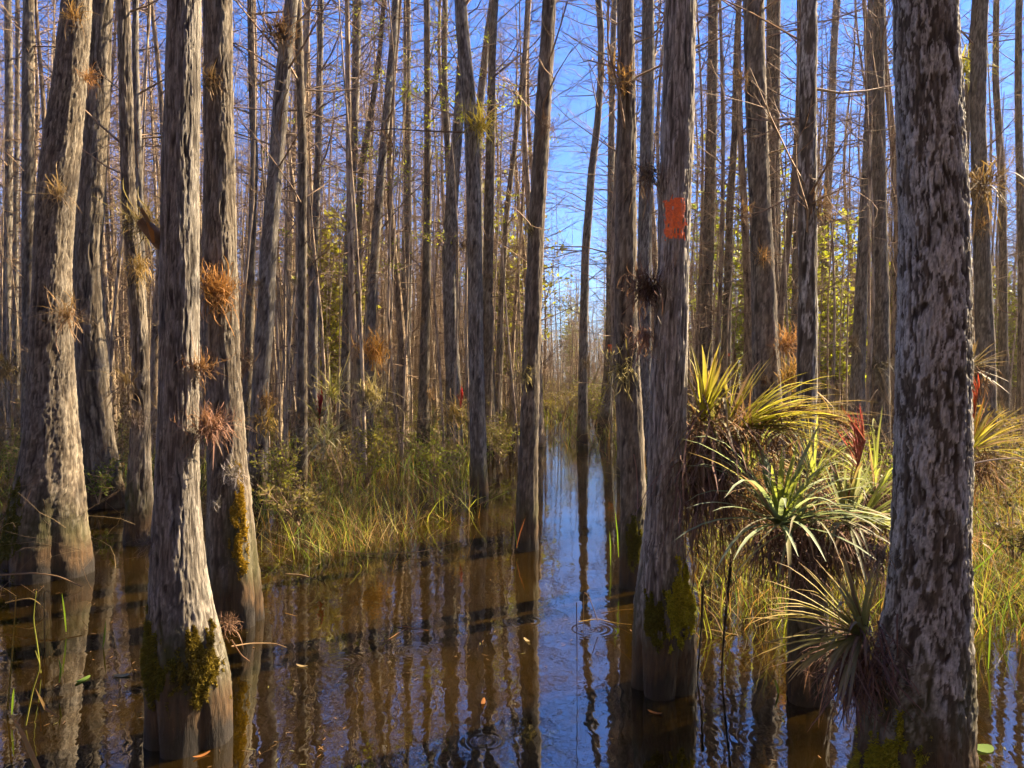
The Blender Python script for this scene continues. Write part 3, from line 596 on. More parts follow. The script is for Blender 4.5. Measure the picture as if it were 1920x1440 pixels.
for n, (x, d) in enumerate(pts):
    k = int(rng.integers(0, 10)); tm, cm, cl = VAR[k]
    px = 960 + F * x / d
    root = empty('cypress_tree', (x, d, 0)); tag(root, STAND[n], 'tree', 'bare cypress trees of the crowded stand')
    s = rng.uniform(0.72, 1.2) ; sr = s * rng.uniform(0.75, 1.35)
    root.rotation_euler = (rng.normal(0, 0.018), rng.normal(0, 0.018), rng.uniform(0, 6.28)); root.scale = (sr, sr, s)
    to_, co_ = link('trunk', tm, root), link('crown', cm, root)
    SRC.setdefault(k, (to_, co_))
# the mass of trees beyond: one object, its trees set out on points
fp, frot, fscl, fidx = [], [], [], []
n = 0
while n < 2500:
    px = rng.uniform(-350, 2350); d = 26 + 84 * rng.random() ** 0.9
    gap = 1014 < px < 1130
    if rng.random() > ((0.9 if d > 42 else 0.08) if gap else (1.0 if px < 1000 else 0.65)): continue
    x = (px - 960) / F * d
    if n % 4 == 3: x, d = rng.uniform(-35, 35), -rng.uniform(2.5, 26)   # the stand goes on unseen behind the viewer, added to dim sky light
    elif n % 60 == 7: d = rng.uniform(5, 14); x = d * rng.uniform(0.85, 1.9)   # and unseen beyond the right edge, to dapple the water with shade
    n += 1
    if in_light(x, d): continue
    s = rng.uniform(0.75, 1.15) if d < 0 else rng.uniform(0.28, 0.55) if gap else rng.uniform(0.42, 0.85); sr = rng.uniform(0.6, 1.15)
    fp.append((x, d, 0.0)); frot.append((rng.normal(0, 0.02), rng.normal(0, 0.02), rng.uniform(0, 6.28))); fscl.append((sr, sr, s)); fidx.append(int(rng.integers(0, len(SRC))))
def forest(name, which, parent=None):
    me = bpy.data.meshes.new(name); me.vertices.add(len(fp)); me.vertices.foreach_set('co', np.array(fp, dtype=np.float32).ravel())
    for an, tp, dat in (('rot', 'FLOAT_VECTOR', frot), ('scl', 'FLOAT_VECTOR', fscl)):
        a_ = me.attributes.new(an, tp, 'POINT'); a_.data.foreach_set('vector', np.array(dat, dtype=np.float32).ravel())
    a_ = me.attributes.new('idx', 'INT', 'POINT'); a_.data.foreach_set('value', np.array(fidx, dtype=np.int32))
    me.update()
    g = bpy.data.node_groups.new(name, 'GeometryNodeTree')
    g.interface.new_socket('Geometry', in_out='INPUT', socket_type='NodeSocketGeometry'); g.interface.new_socket('Geometry', in_out='OUTPUT', socket_type='NodeSocketGeometry')
    nn = g.nodes.new; gi, go = nn('NodeGroupInput'), nn('NodeGroupOutput'); jn = nn('GeometryNodeJoinGeometry'); ip = nn('GeometryNodeInstanceOnPoints')
    for k in sorted(SRC):
        oi = nn('GeometryNodeObjectInfo'); oi.transform_space = 'ORIGINAL'; oi.inputs['Object'].default_value = SRC[k][which]; oi.inputs['As Instance'].default_value = True
        g.links.new(oi.outputs['Geometry'], jn.inputs[0])
    def attr(an, tp):
        a_ = nn('GeometryNodeInputNamedAttribute'); a_.data_type = tp; a_.inputs['Name'].default_value = an; return a_.outputs[0]
    er = nn('FunctionNodeEulerToRotation'); g.links.new(attr('rot', 'FLOAT_VECTOR'), er.inputs[0])
    ip.inputs['Pick Instance'].default_value = True
    g.links.new(gi.outputs[0], ip.inputs['Points']); g.links.new(jn.outputs[0], ip.inputs['Instance']); g.links.new(attr('idx', 'INT'), ip.inputs['Instance Index'])
    g.links.new(er.outputs[0], ip.inputs['Rotation']); g.links.new(attr('scl', 'FLOAT_VECTOR'), ip.inputs['Scale']); g.links.new(ip.outputs[0], go.inputs[0])
    o = link(name, me, parent); md = o.modifiers.new('trees', 'NODES'); md.node_group = g
    return o
fo = forest('distant_forest', 0); tag(fo, 'far mass of bare cypress trunks closing the view, plus unseen trees behind the viewer', 'forest', kind='stuff')
tw = forest('distant_twigs', 1, fo); tw['kind'] = 'stuff'
rp = np.random.default_rng(17); poles, ptw = [], []
while len(poles) < 1200:
    px = rp.uniform(-200, 2120); d = 10.5 + 40 * rp.random() ** 0.8
    if rp.random() > ((0.3 if d > 26 else 0.03) if 1010 < px < 1135 else 1.0 if px < 1000 else 0.6): continue
    x = (px - 960) / F * d
    if in_light(x, d): continue
    z = np.linspace(-0.2, rp.uniform(4, 11), 9); lean = rp.normal(0, 0.035, 2); a_ = rp.uniform(0.02, 0.12); ph_ = rp.random() * 6
    ax_ = x + lean[0] * z + a_ * np.sin(z * 0.8 + ph_); ay_ = d + lean[1] * z
    poles.append((np.stack([ax_, ay_, z], -1), rp.uniform(0.010, 0.030) * np.linspace(1.2, 0.25, 9)))
v, f = tubes(np.array([p[0] for p in poles]), np.array([p[1] for p in poles]), 6)
pk = link('sapling_thicket', mesh('sapling_thicket', v, f, FAR[0], smooth=True)); tag(pk, 'thicket of pole-thin pale young cypress stems between the trunks', 'thicket', kind='stuff')

# ------------------------------------------------------------------ undergrowth
def scatter(n, rule, dmin, dmax, pxr=(-250, 2170), seed=0, pw_=1.0):
    r = np.random.default_rng(seed); xs, ys = [], []
    while len(xs) < n:
        px = r.uniform(*pxr, 4000); d = dmin + (dmax - dmin) * r.random(4000) ** pw_
        ok = r.random(4000) < rule(px, d)
        for a, b in zip(px[ok], d[ok]):
            xs.append((a - 960) / F * b); ys.append(b)
    return np.array(xs[:n]), np.array(ys[:n])
def rule_brush(px, d):
    k = np.zeros_like(px)
    k = np.where(px < 470, sstep(8.0, 11.0, d), k)
    k = np.where((px >= 470) & (px < 900), sstep(6.4, 9.5, d), k)
    k = np.where((px >= 900) & (px < 1180), sstep(12.5, 18, d) * np.where((px > 985) & (px < 1125), 0.25 + 0.75 * sstep(22, 30, d), 0.8), k)
    k = np.where((px >= 1180) & (px < 1300), sstep(7, 11, d), k)
    k = np.where((px >= 1300) & (px < 1800), sstep(5.2, 8, d), k)
    k = np.where(px >= 1800, sstep(4.2, 7, d), k)
    clump = sstep(-0.35, 0.3, noise((px - 960) / F * d * 0.8, d * 0.8, 0 * d, 21))
    return k * (0.25 + 0.75 * clump)
def blades(x, y, z0, h, wd, lean, r, K=4):
    n = len(x); az = r.random(n) * 2 * np.pi; tt = np.linspace(0, 1, K)
    off = (lean[:, None] * h[:, None] * tt[None] ** 1.8)
    up = h[:, None] * (tt[None] - 0.25 * lean[:, None] * tt[None] ** 2)
    Pp = np.stack([x[:, None] + np.cos(az)[:, None] * off, y[:, None] + np.sin(az)[:, None] * off, z0[:, None] + up], -1)
    fa = r.random(n) * np.pi
    side = np.stack([np.cos(fa), np.sin(fa), 0 * fa], -1)[:, None, :].repeat(K, 1)
    v, f, m = strips(Pp, wd[:, None] * np.interp(tt, [0, 0.4, 1], [0.9, 1, 0.1])[None], side)
    return v, f, K * m
def grass_field(name, label, n, rule, dmin, dmax, hr, cols, seed, wd=(0.003, 0.006), pw_=1.0, lean=(0.05, 1.35), pxr=(-250, 2170)):
    r = np.random.default_rng(seed); x, y = scatter(n, rule, dmin, dmax, pxr, seed, pw_)
    h = r.uniform(*hr, n); w_ = r.uniform(*wd, n) * np.clip(y / 9, 0.8, 3.0)
    v, f, m = blades(x, y, np.maximum(land(x, y), -0.12), h, w_, r.uniform(*lean, n), r)
    cols = np.array(cols); c = cols[r.integers(0, len(cols), n)] * r.uniform(0.6, 1.3, (n, 1))
    o = link(name, mesh(name, v, f, LEAF, col=c.repeat(m, 0))); tag(o, label, 'grass', kind='stuff')
GOLD = (0.34, 0.19, 0.05)
STRAW, YG, GREEN, BRN = (0.36, 0.26, 0.09), (0.32, 0.34, 0.04), (0.16, 0.25, 0.03), (0.17, 0.10, 0.045)
grass_field('marsh_grass', 'yellow-green marsh grass and sedge filling the ground between the trunks', 21000, rule_brush, 5, 30, (0.15, 0.65), [STRAW, YG, YG, GREEN, GOLD, GREEN, BRN, YG], 31, pw_=1.3)
grass_field('far_grass', 'straw-coloured tall grass along the foot of the far stand', 12000, rule_brush, 26, 95, (0.6, 1.9), [STRAW, YG, BRN, STRAW], 32, pw_=1.2)
# low grass standing in the shallow water at left centre
def rule_left(px, d): return np.exp(-((px - 640) / 110) ** 2) * sstep(5.6, 6.6, d) * (1 - sstep(8.5, 10, d))
grass_field('shallow_grass', 'bright green grass shoots in the shallow water left of centre', 1500, rule_left, 5.3, 10, (0.12, 0.5), [YG, GREEN, STRAW, BRN, GOLD], 33, (0.002, 0.005))
def rule_right(px, d): return 0.6 * sstep(1290, 1340, px) * (1 - sstep(1640, 1700, px)) + sstep(1800, 1830, px)
grass_field('right_grass', 'golden and green grass standing in the water behind the air plants at right', 3600, rule_right, 4.3, 9, (0.2, 0.75), [STRAW, YG, YG, GREEN, BRN, GOLD], 34, (0.002, 0.005), pxr=(1280, 2170))

# dead twigs, vines and brush
def brush(name, label, n, rule, dmin, dmax, hr, seed, rad=(0.0015, 0.004), pw_=1.0):
    r = np.random.default_rng(seed); x, y = scatter(n, rule, dmin, dmax, seed=seed, pw_=pw_)
    K = 5; h = r.uniform(*hr, n)
    d0 = r.normal(0, 1, (n, 3)) * np.array([0.75, 0.75, 0.4]); d0[:, 2] = np.abs(d0[:, 2]) + 0.35
    Dd = d0[:, None] + 0.35 * np.cumsum(r.normal(0, 1, (n, K, 3)), 1); Dd /= np.linalg.norm(Dd, axis=2, keepdims=True)
    st = np.stack([x, y, np.maximum(land(x, y), -0.05) + r.random(n) ** 2 * 0.9], -1)
    Pp = st[:, None] + np.concatenate([np.zeros((n, 1, 3)), np.cumsum(Dd[:, :-1], 1)], 1) * (h / (K - 1))[:, None, None]
    Pp[..., 2] = np.maximum(Pp[..., 2], -0.05)
    rr = r.uniform(*rad, n) * np.clip(y / 9, 0.8, 2.6)
    v, f = tubes(Pp, rr[:, None] * np.linspace(1, 0.4, K)[None], 3)
    cb = np.array([(0.20, 0.13, 0.07), (0.11, 0.07, 0.04), (0.30, 0.22, 0.12), (0.16, 0.11, 0.08)])
    c = cb[r.integers(0, 4, n)].repeat(K * 3, 0)
    o = link(name, mesh(name, v, f, DRY, col=c)); tag(o, label, 'brush', kind='stuff')
brush('dead_brush', 'tangle of dry brown twigs and vines among the trunks', 7500, rule_brush, 6.5, 34, (0.4, 1.5), 41, pw_=1.2)
brush('far_brush', 'hazy brown thicket of saplings and dead stems closing the far stand', 4500, rule_brush, 24, 90, (1.2, 4.0), 43, (0.0025, 0.006))
brush('low_tangle', 'thin dead stems criss-crossing over the shallow water', 700, lambda px, d: np.clip(rule_left(px, d) + 0.5 * rule_right(px, d) + 0.25 * (px < 300) * sstep(4.0, 5, d), 0, 1), 4.2, 9, (0.2, 0.6), 42, (0.001, 0.0025))

# leafy shrubs: each one a plant with stems and leaves
def shrub(label, px, py_base, d, h, wd, n, col, seed, leaf=0.035, name='leafy_shrub', cat='shrub', group=None, trunk_r=0.008):
    r = np.random.default_rng(seed); b = P(px, py_base, d); b[2] = max(min(b[2], 0.1), -0.05)
    ns = 7; K = 6
    az = r.random(ns) * 6.28; tt = np.linspace(0, 1, K)
    ex = r.uniform(0.2, 1, ns) * wd * 0.7
    S = np.stack([np.cos(az)[:, None] * ex[:, None] * tt ** 1.3, np.sin(az)[:, None] * ex[:, None] * tt ** 1.3, (h * r.uniform(0.6, 1, ns))[:, None] * tt], -1) + r.normal(0, 0.02 * h, (ns, K, 3)) * tt[None, :, None]
    root = empty(name, b); tag(root, label, cat, group)
    tw_ = []
    tw_.append(tubes(S, trunk_r * np.linspace(1, 0.3, K)[None].repeat(ns, 0), 4))
    si = r.integers(0, ns, n // 6 + 1); ki = r.uniform(1.2, K - 1, n // 6 + 1); a = np.minimum(ki.astype(int), K - 2); fr = (ki - a)[:, None]
    p0 = S[si, a] * (1 - fr) + S[si, a + 1] * fr
    dr = r.normal(0, 1, p0.shape); dr[:, 2] = np.abs(dr[:, 2]) * 0.5; dr /= np.linalg.norm(dr, axis=1, keepdims=True)
    ln = r.uniform(0.3, 1.0, len(p0)) * wd * 0.45
    Tw = p0[:, None] + dr[:, None] * ln[:, None, None] * np.array([0, .5, 1])[None, :, None]
    tw_.append(tubes(Tw, trunk_r * 0.3 * np.ones((len(p0), 3)), 3))
    v, f, _ = join([(a_[0], a_[1]) for a_ in tw_])
    link('stem', mesh('stem', v, f, TWIG), root)
    li = r.integers(0, len(p0), n); u = r.uniform(0.1, 1, n)[:, None]
    lp = p0[li] + dr[li] * ln[li][:, None] * u + r.normal(0, leaf * 0.4, (n, 3))
    ld = dr[li] + r.normal(0, 0.8, (n, 3)); ld /= np.linalg.norm(ld, axis=1, keepdims=True)
    L = r.uniform(0.6, 1.3, n) * leaf
    Pp = lp[:, None] + ld[:, None] * L[:, None, None] * np.array([0, 0.4, 1.0])[None, :, None]
    v, f, m = strips(Pp, L[:, None] * np.array([0.08, 0.3, 0.03])[None], np.cross(ld, r.normal(0, 1, ld.shape))[:, None].repeat(3, 1))
    c = np.array(col) * r.uniform(0.55, 1.4, (n, 1)) + np.array([0.06, 0.02, 0]) * r.random((n, 1))
    o = link('foliage', mesh('foliage', v, f, LEAF, col=c.repeat(3 * m, 0)), root)
    return root
SH = [
 ('small-leaved green shrub at the foot of the splayed cypress at left', 185, 945, 8.3, 0.55, 0.35, 500, (0.12, 0.17, 0.02)),
 ('bright low green shrub in the shadow at the far left edge', 20, 900, 9.5, 0.7, 0.5, 600, (0.10, 0.15, 0.02)),
 ('green bush between the bending slim stem and the pale left foreground trunk', 300, 930, 8.8, 0.6, 0.4, 500, (0.13, 0.17, 0.02)),
 ('brown-green bush under the drooping pale air plant left of centre', 640, 920, 9.0, 0.8, 0.6, 450, (0.17, 0.15, 0.035)),
 ('yellow-green bush beyond the thick-footed trunk left of centre', 735, 850, 13.5, 0.9, 0.8, 700, (0.20, 0.20, 0.03)),
 ('yellow sunlit fern-like bush beside the flare-footed cypress', 1112, 800, 19.5, 1.25, 0.6, 700, (0.36, 0.40, 0.03)),
 ('golden bush right behind the lone channel trunk', 960, 830, 16.0, 1.0, 0.9, 800, (0.26, 0.22, 0.05)),
 ('golden-brown thicket behind the yellow air plant clump', 1500, 900, 8.5, 1.0, 0.9, 1100, (0.28, 0.20, 0.05)),
 ('green thicket behind the red-spiked air plant', 1630, 900, 7.6, 0.7, 0.8, 1000, (0.20, 0.26, 0.03)),
 ('brushy yellow thicket right of the flaky foreground trunk', 1880, 900, 8.0, 1.0, 0.9, 1100, (0.24, 0.20, 0.04)),
 ('tall brown-green bush behind the dark straight thin cypress', 575, 880, 11.0, 1.2, 0.7, 500, (0.20, 0.19, 0.04)),
 ('olive bush between the pinched-foot trunk and the lone channel trunk', 935, 870, 11.8, 0.8, 0.6, 700, (0.19, 0.18, 0.04)),
 ('low tangled bush in the shallows left of centre', 560, 985, 7.2, 0.45, 0.5, 600, (0.17, 0.16, 0.04)),
 ('brown thicket behind the bending slim stem at left', 225, 900, 10.5, 1.2, 0.8, 900, (0.17, 0.12, 0.05)),
 ('brown thicket between the left edge and the stout leaning trunk', 30, 880, 12.0, 1.3, 0.9, 900, (0.16, 0.12, 0.045)),
 ('sunlit yellow-green bush right of the splayed foot behind the pale left trunk', 525, 920, 8.6, 0.7, 0.55, 700, (0.32, 0.34, 0.04)),
 ('sunlit yellow-green bush under the leaning pale cypress', 690, 900, 9.6, 0.75, 0.6, 800, (0.34, 0.33, 0.04)),
 ('bright green bush left of the pinched-foot trunk', 815, 905, 9.8, 0.65, 0.6, 700, (0.27, 0.33, 0.035)),
 ('lime bush in the gap between the pinched-foot and the lone channel trunks', 940, 860, 12.5, 0.6, 0.6, 600, (0.32, 0.36, 0.04)),
 ('golden sunlit bush closing the far end of the open channel', 1040, 790, 23.0, 1.3, 1.3, 1200, (0.38, 0.34, 0.05)),
 ('lime thicket on the right bank at the end of the open channel', 1095, 785, 25.0, 1.5, 1.2, 1200, (0.32, 0.36, 0.05)),
 ('dark bush low behind the flaky foreground trunk at the right edge', 1900, 1000, 5.6, 0.5, 0.5, 500, (0.10, 0.10, 0.025)),
]
for k, (lab, px, py, d, h, wd, n, c) in enumerate(SH): shrub(lab, px, py, d, h, wd, n, c, 700 + k)
YT = [('yellow-green leafy sapling filling the gap between the sturdy and the blotched trunks', 1478, 19, 7.5, (0.30, 0.34, 0.03)), ('leafy yellow-green sapling left of the tight pair of trunks', 1577, 21, 7.0, (0.30, 0.34, 0.03)),
      ('leafy sapling beyond the blazed trunk on its right', 1310, 34, 8.5, (0.26, 0.31, 0.05)), ('pale leafy sapling in the far sky gap', 1180, 40, 8, (0.20, 0.26, 0.07)),
      ('leafy sapling between the straight brown trunk and the sturdy one', 1388, 22, 8.5, (0.22, 0.28, 0.05)), ('leafy sapling right of the tight pair of trunks', 1674, 20, 5, (0.24, 0.30, 0.03)),
      ('hazy green sapling far down the open channel', 1070, 55, 8, (0.2, 0.24, 0.08)), ('yellow leafy sapling in the crowded stand left of centre', 625, 20, 5.5, (0.28, 0.28, 0.03)),
      ('yellow leafy sapling left of the lone channel trunk', 955, 24, 7.5, (0.30, 0.32, 0.04)), ('green sapling at the far right edge', 1900, 26, 5.5, (0.22, 0.25, 0.03))]
for k, (lab, px, d, h, c) in enumerate(YT):
    shrub(lab, px, 700 + F * CAM_H / d, d, h, h * 0.34, 2200, tuple(1.35 * q_ for q_ in c), 760 + k, 0.15, 'leafy_sapling', 'sapling', trunk_r=0.03)

# ------------------------------------------------------------------ air plants
def leafset(n, axis, L, pol, droop, r, K=8, curl=0.0, wob=0.03, az=None):
    axis = np.array(axis, float); axis /= np.linalg.norm(axis)
    a = np.cross(axis, (0.3, 0.9, 0.2)); a /= np.linalg.norm(a); b = np.cross(axis, a)
    ph_ = (np.arange(n) * 2.39996 + r.normal(0, 0.3, n)) if az is None else r.uniform(*az, n)
    po = r.uniform(*pol, n); ln = r.uniform(*L, n)
    d0 = np.cos(po)[:, None] * axis + np.sin(po)[:, None] * (np.cos(ph_)[:, None] * a + np.sin(ph_)[:, None] * b)
    tt = np.linspace(0, 1, K)
    dr = droop * r.uniform(0.6, 1.4, n)
    Dd = d0[:, None] - UP * (dr[:, None] * tt[None] ** 1.4)[..., None] + wob * np.cumsum(r.normal(0, 1, (n, K, 3)), 1)
    if curl:
        cv = np.cross(d0, r.normal(0, 1, (n, 3))); cv /= np.linalg.norm(cv, axis=1, keepdims=True) + 1e-9
        an = curl * r.uniform(0.5, 1.3, n)[:, None] * tt[None]
        Dd = np.cos(an)[..., None] * Dd + np.sin(an)[..., None] * cv[:, None]
    Dd /= np.linalg.norm(Dd, axis=2, keepdims=True)
    return np.concatenate([np.zeros((n, 1, 3)), np.cumsum(Dd[:, :-1], 1)], 1) * (ln / (K - 1))[:, None, None]
WPROF = lambda K: np.interp(np.linspace(0, 1, K), [0, 0.15, 0.5, 0.8, 1], [1.25, 1.0, 0.95, 0.68, 0.05])
def grad(n, K, m, cb, ct, r, var=0.25):
    tt = np.linspace(0, 1, K) ** 1.5
    c = np.array(cb)[None, None] * (1 - tt[None, :, None]) + np.array(ct)[None, None] * tt[None, :, None]
    c = np.broadcast_to(c, (n, K, 3)) * r.uniform(1 - var, 1 + var, (n, 1, 1))
    return c[:, :, None, :].repeat(m, 2).reshape(-1, 3)
def add_leaves(root, n, axis, L, W, pol, droop, cb, ct, r, at_=(0, 0, 0), curl=0, K=8, fold=0.35, name='leaf', wob=0.03):
    """each blade its own part"""
    Pp = leafset(n, axis, L, pol, droop, r, K, curl, wob)
    for k in range(n):
        Wd = W * r.uniform(0.75, 1.2) * WPROF(K)[None]
        v, f, m = strips(Pp[k:k + 1], Wd, None, fold)
        old = r.random()
        b2, t2 = (cb, ct) if old > 0.22 else (cb, (0.30, 0.19, 0.09)) if old > 0.10 else ((0.24, 0.16, 0.09), (0.30, 0.19, 0.11))
        link(name, mesh(name, v, f, LEAF, col=grad(1, K, m, b2, t2, r)), root, tuple(float(q_) for q_ in at_))
def add_tuft(root, n, axis, L, W, pol, droop, cb, ct, r, at_=(0, 0, 0), spread=0.03, curl=0.6, K=6, mat=None, name='dry_leaves', wob=0.12, var=0.5):
    Pp = leafset(n, axis, L, pol, droop, r, K, curl, wob) + (r.normal(0, 1, (n, 3)) * np.asarray(spread))[:, None] + np.array(at_)
    v, f, m = strips(Pp, W * r.uniform(0.6, 1.3, (n, 1)) * WPROF(K)[None])
    o = link(name, mesh(name, v, f, mat or DRY, col=grad(n, K, m, cb, ct, r, var)), root); o['kind'] = 'stuff'
    return o
def plant(label, x, y, d, name='air_plant', cat='air plant', group=None):
    root = empty(name, P(x, y, d)); tag(root, label, cat, group)
    return root, np.random.default_rng(hash_(label) % 99991)
def rel(root, x, y, d): return P(x, y, d) - np.array(root.location)
def spike(root, p0, p1, sag, n, L, W, cb, ct, r, name='flower_spike', pol=(0.1, 0.6), stemr=0.004, from_=0.35, droop=0.1):
    """stem with pointed bracts along its outer part"""
    p0, p1 = np.array(p0), np.array(p1); tt = np.linspace(0, 1, 10)
    S = p0[None] * (1 - tt[:, None]) + p1[None] * tt[:, None] + UP * (sag * np.sin(np.pi * tt))[:, None]
    tv, tf = tubes(S[None], np.linspace(stemr, stemr * 0.5, 10)[None], 5)
    parts = [(tv, tf, np.tile(np.array(cb) * 0.8, (len(tv), 1)))]
    for k in range(n):
        u = from_ + (1 - from_) * k / max(n - 1, 1); a = min(int(u * 9), 8)
        ax = S[a + 1] - S[a]; pos_ = S[a] + ax * (u * 9 - a)
        Pp = leafset(1, ax, (L * 0.7, L * 1.2), pol, droop, r, 5, 0, 0.02) + pos_
        v, f, m = strips(Pp, W * np.array([[0.5, 1, 0.9, 0.6, 0.05]]), None, 0.4)
        parts.append((v, f, grad(1, 5, m, cb, ct, r)))
    v, f, c = join(parts)
    link(name, mesh(name, v, f, LEAF, col=c), root)
YEL, YELT = (0.48, 0.48, 0.04), (0.54, 0.46, 0.07)
SIL, SILT = (0.26, 0.33, 0.13), (0.38, 0.45, 0.30)
PUR, DRYB, ORG = (0.17, 0.10, 0.085), (0.15, 0.09, 0.05), (0.32, 0.17, 0.07)
RED = (0.30, 0.03, 0.035)

# A: big yellow clump on the blazed tree
a, r = plant('large yellow-green air plant clump on the right side of the blazed trunk', 1335, 800, T2.d + 0.02)
add_leaves(a, 24, (0.12, -0.1, 1), (0.24, 0.42), 0.0110, (0.05, 0.6), 0.55, YEL, (0.45, 0.36, 0.10), r, rel(a, 1320, 790, T2.d))
add_leaves(a, 13, (0.4, -0.1, 1), (0.24, 0.40), 0.0101, (0.05, 0.5), 0.5, YEL, (0.45, 0.36, 0.10), r, rel(a, 1365, 795, T2.d))
add_leaves(a, 20, (-0.3, -0.6, 0.6), (0.25, 0.42), 0.0075, (0.4, 1.2), 1.9, (0.26, 0.25, 0.07), (0.30, 0.23, 0.18), r)
add_leaves(a, 42, (1, -0.15, 0.6), (0.30, 0.56), 0.0092, (0.05, 0.65), 0.75, YEL, YELT, r, rel(a, 1385, 805, T2.d))
add_leaves(a, 28, (1, -0.2, 0.2), (0.34, 0.6), 0.0066, (0.05, 0.5), 0.6, (0.30, 0.26, 0.05), (0.36, 0.26, 0.08), r, rel(a, 1420, 800, T2.d))
add_tuft(a, 560, (0.1, -0.2, -1), (0.12, 0.55), 0.0035, (0.0, 1.2), 0.8, (0.17, 0.10, 0.075), (0.22, 0.14, 0.11), r, rel(a, 1325, 850, T2.d), (0.085, 0.05, 0.10))
add_tuft(a, 420, (0.3, -0.2, 0.1), (0.08, 0.26), 0.0031, (0.0, 2.4), 0.7, (0.20, 0.11, 0.055), (0.30, 0.18, 0.08), r, rel(a, 1390, 815, T2.d), (0.12, 0.05, 0.05))
spike(a, rel(a, 1430, 778, T2.d - 0.05), rel(a, 1605, 810, T2.d - 0.1), 0.05, 70, 0.07, 0.0055, (0.18, 0.10, 0.03), (0.28, 0.16, 0.05), r, 'seed_head', (0.2, 0.8), 0.003, 0.25, 0.9)
# B: silvery plant on the stump
b_, r = plant('large silvery green air plant with arching leaves on top of the stump', 1462, 985, ST.d - 0.14)
add_leaves(b_, 48, (0, -0.3, 1), (0.38, 0.64), 0.0101, (0.55, 1.3), 1.0, SIL, SILT, r)
add_leaves(b_, 22, (0.05, 0, 1), (0.26, 0.40), 0.0106, (0.1, 0.75), 0.5, (0.26, 0.33, 0.05), (0.34, 0.38, 0.08), r)
add_leaves(b_, 36, (-0.3, -0.4, 1), (0.3, 0.55), 0.0057, (0.3, 1.3), 1.1, (0.22, 0.26, 0.10), (0.34, 0.30, 0.20), r, rel(b_, 1500, 985, ST.d - 0.1))
add_tuft(b_, 560, (0, -0.2, -1), (0.08, 0.32), 0.0031, (0.0, 1.3), 0.7, PUR, (0.22, 0.14, 0.10), r, rel(b_, 1495, 1005, ST.d - 0.05), (0.11, 0.05, 0.045))
add_tuft(b_, 420, (-0.2, -0.1, -0.4), (0.10, 0.36), 0.0031, (0.0, 1.8), 0.8, (0.26, 0.16, 0.07), (0.36, 0.24, 0.10), r, rel(b_, 1420, 930, T2.d + 0.15), (0.16, 0.06, 0.12))
# C: red-spiked plant beside it
c_, r = plant('upright green air plant with a red flower spike right of the silvery one', 1590, 985, ST.d - 0.02)
add_leaves(c_, 20, (0, -0.1, 1), (0.24, 0.38), 0.0123, (0.1, 0.55), 0.45, (0.25, 0.29, 0.10), (0.32, 0.35, 0.16), r)
add_leaves(c_, 25, (1, 0, 0.45), (0.22, 0.38), 0.0084, (0.1, 0.6), 0.5, (0.30, 0.33, 0.06), (0.36, 0.38, 0.08), r, rel(c_, 1612, 985, ST.d))
add_leaves(c_, 22, (-0.2, -0.5, 0.5), (0.24, 0.42), 0.0070, (0.3, 1.2), 1.4, (0.24, 0.26, 0.14), (0.32, 0.30, 0.22), r)
spike(c_, rel(c_, 1588, 945, ST.d - 0.03), rel(c_, 1622, 825, ST.d - 0.06), 0.0, 30, 0.165, 0.0062, (0.36, 0.13, 0.10), RED, r, 'flower_spike', (0.3, 1.0), 0.008, 0.55, -0.15)
add_tuft(c_, 520, (0.1, -0.3, -0.8), (0.07, 0.28), 0.0031, (0.0, 1.6), 0.7, PUR, (0.22, 0.14, 0.10), r, rel(c_, 1595, 1012, ST.d), (0.10, 0.05, 0.05))
# finer green plants filling the space behind
for lab_, x_, y_, d_, n_ in (('fine-leaved green air plant behind the silvery one', 1525, 905, 4.2, 46), ('fine-leaved olive air plant between the yellow clump and the silvery plant', 1400, 900, 4.0, 40), ('fine-leaved green air plant tucked behind the red-spiked one', 1640, 930, 4.0, 40)):
    h_, r = plant(lab_, x_, y_, d_)
    add_leaves(h_, n_, (0, -0.2, 1), (0.28, 0.55), 0.0055, (0.15, 1.25), 1.0, (0.30, 0.36, 0.06), (0.40, 0.40, 0.14), r)
    add_tuft(h_, 260, (0, -0.2, -0.8), (0.08, 0.30), 0.003, (0.0, 1.5), 0.7, PUR, (0.28, 0.18, 0.10), r, (0, 0, -0.02), (0.09, 0.05, 0.05))
# D: plant low on the flaky trunk
e_, r = plant('spiky yellow-green air plant low on the left flank of the flaky trunk', 1618, 1195, 2.66)
add_leaves(e_, 36, (-1, -0.35, 0.5), (0.28, 0.46), 0.0072, (0.1, 0.75), 0.75, (0.27, 0.29, 0.06), (0.40, 0.26, 0.10), r)
add_leaves(e_, 20, (-0.4, -0.3, 1), (0.24, 0.38), 0.0084, (0.05, 0.6), 0.4, (0.31, 0.36, 0.10), (0.34, 0.24, 0.20), r)
add_leaves(e_, 13, (-0.6, -0.6, 0.1), (0.2, 0.34), 0.0062, (0.1, 0.8), 1.3, (0.24, 0.26, 0.12), (0.30, 0.22, 0.14), r)
add_tuft(e_, 480, (-0.2, -0.3, -0.9), (0.06, 0.24), 0.0026, (0.0, 1.6), 0.7, PUR, (0.20, 0.11, 0.08), r, rel(e_, 1612, 1225, 2.68), (0.055, 0.04, 0.06))
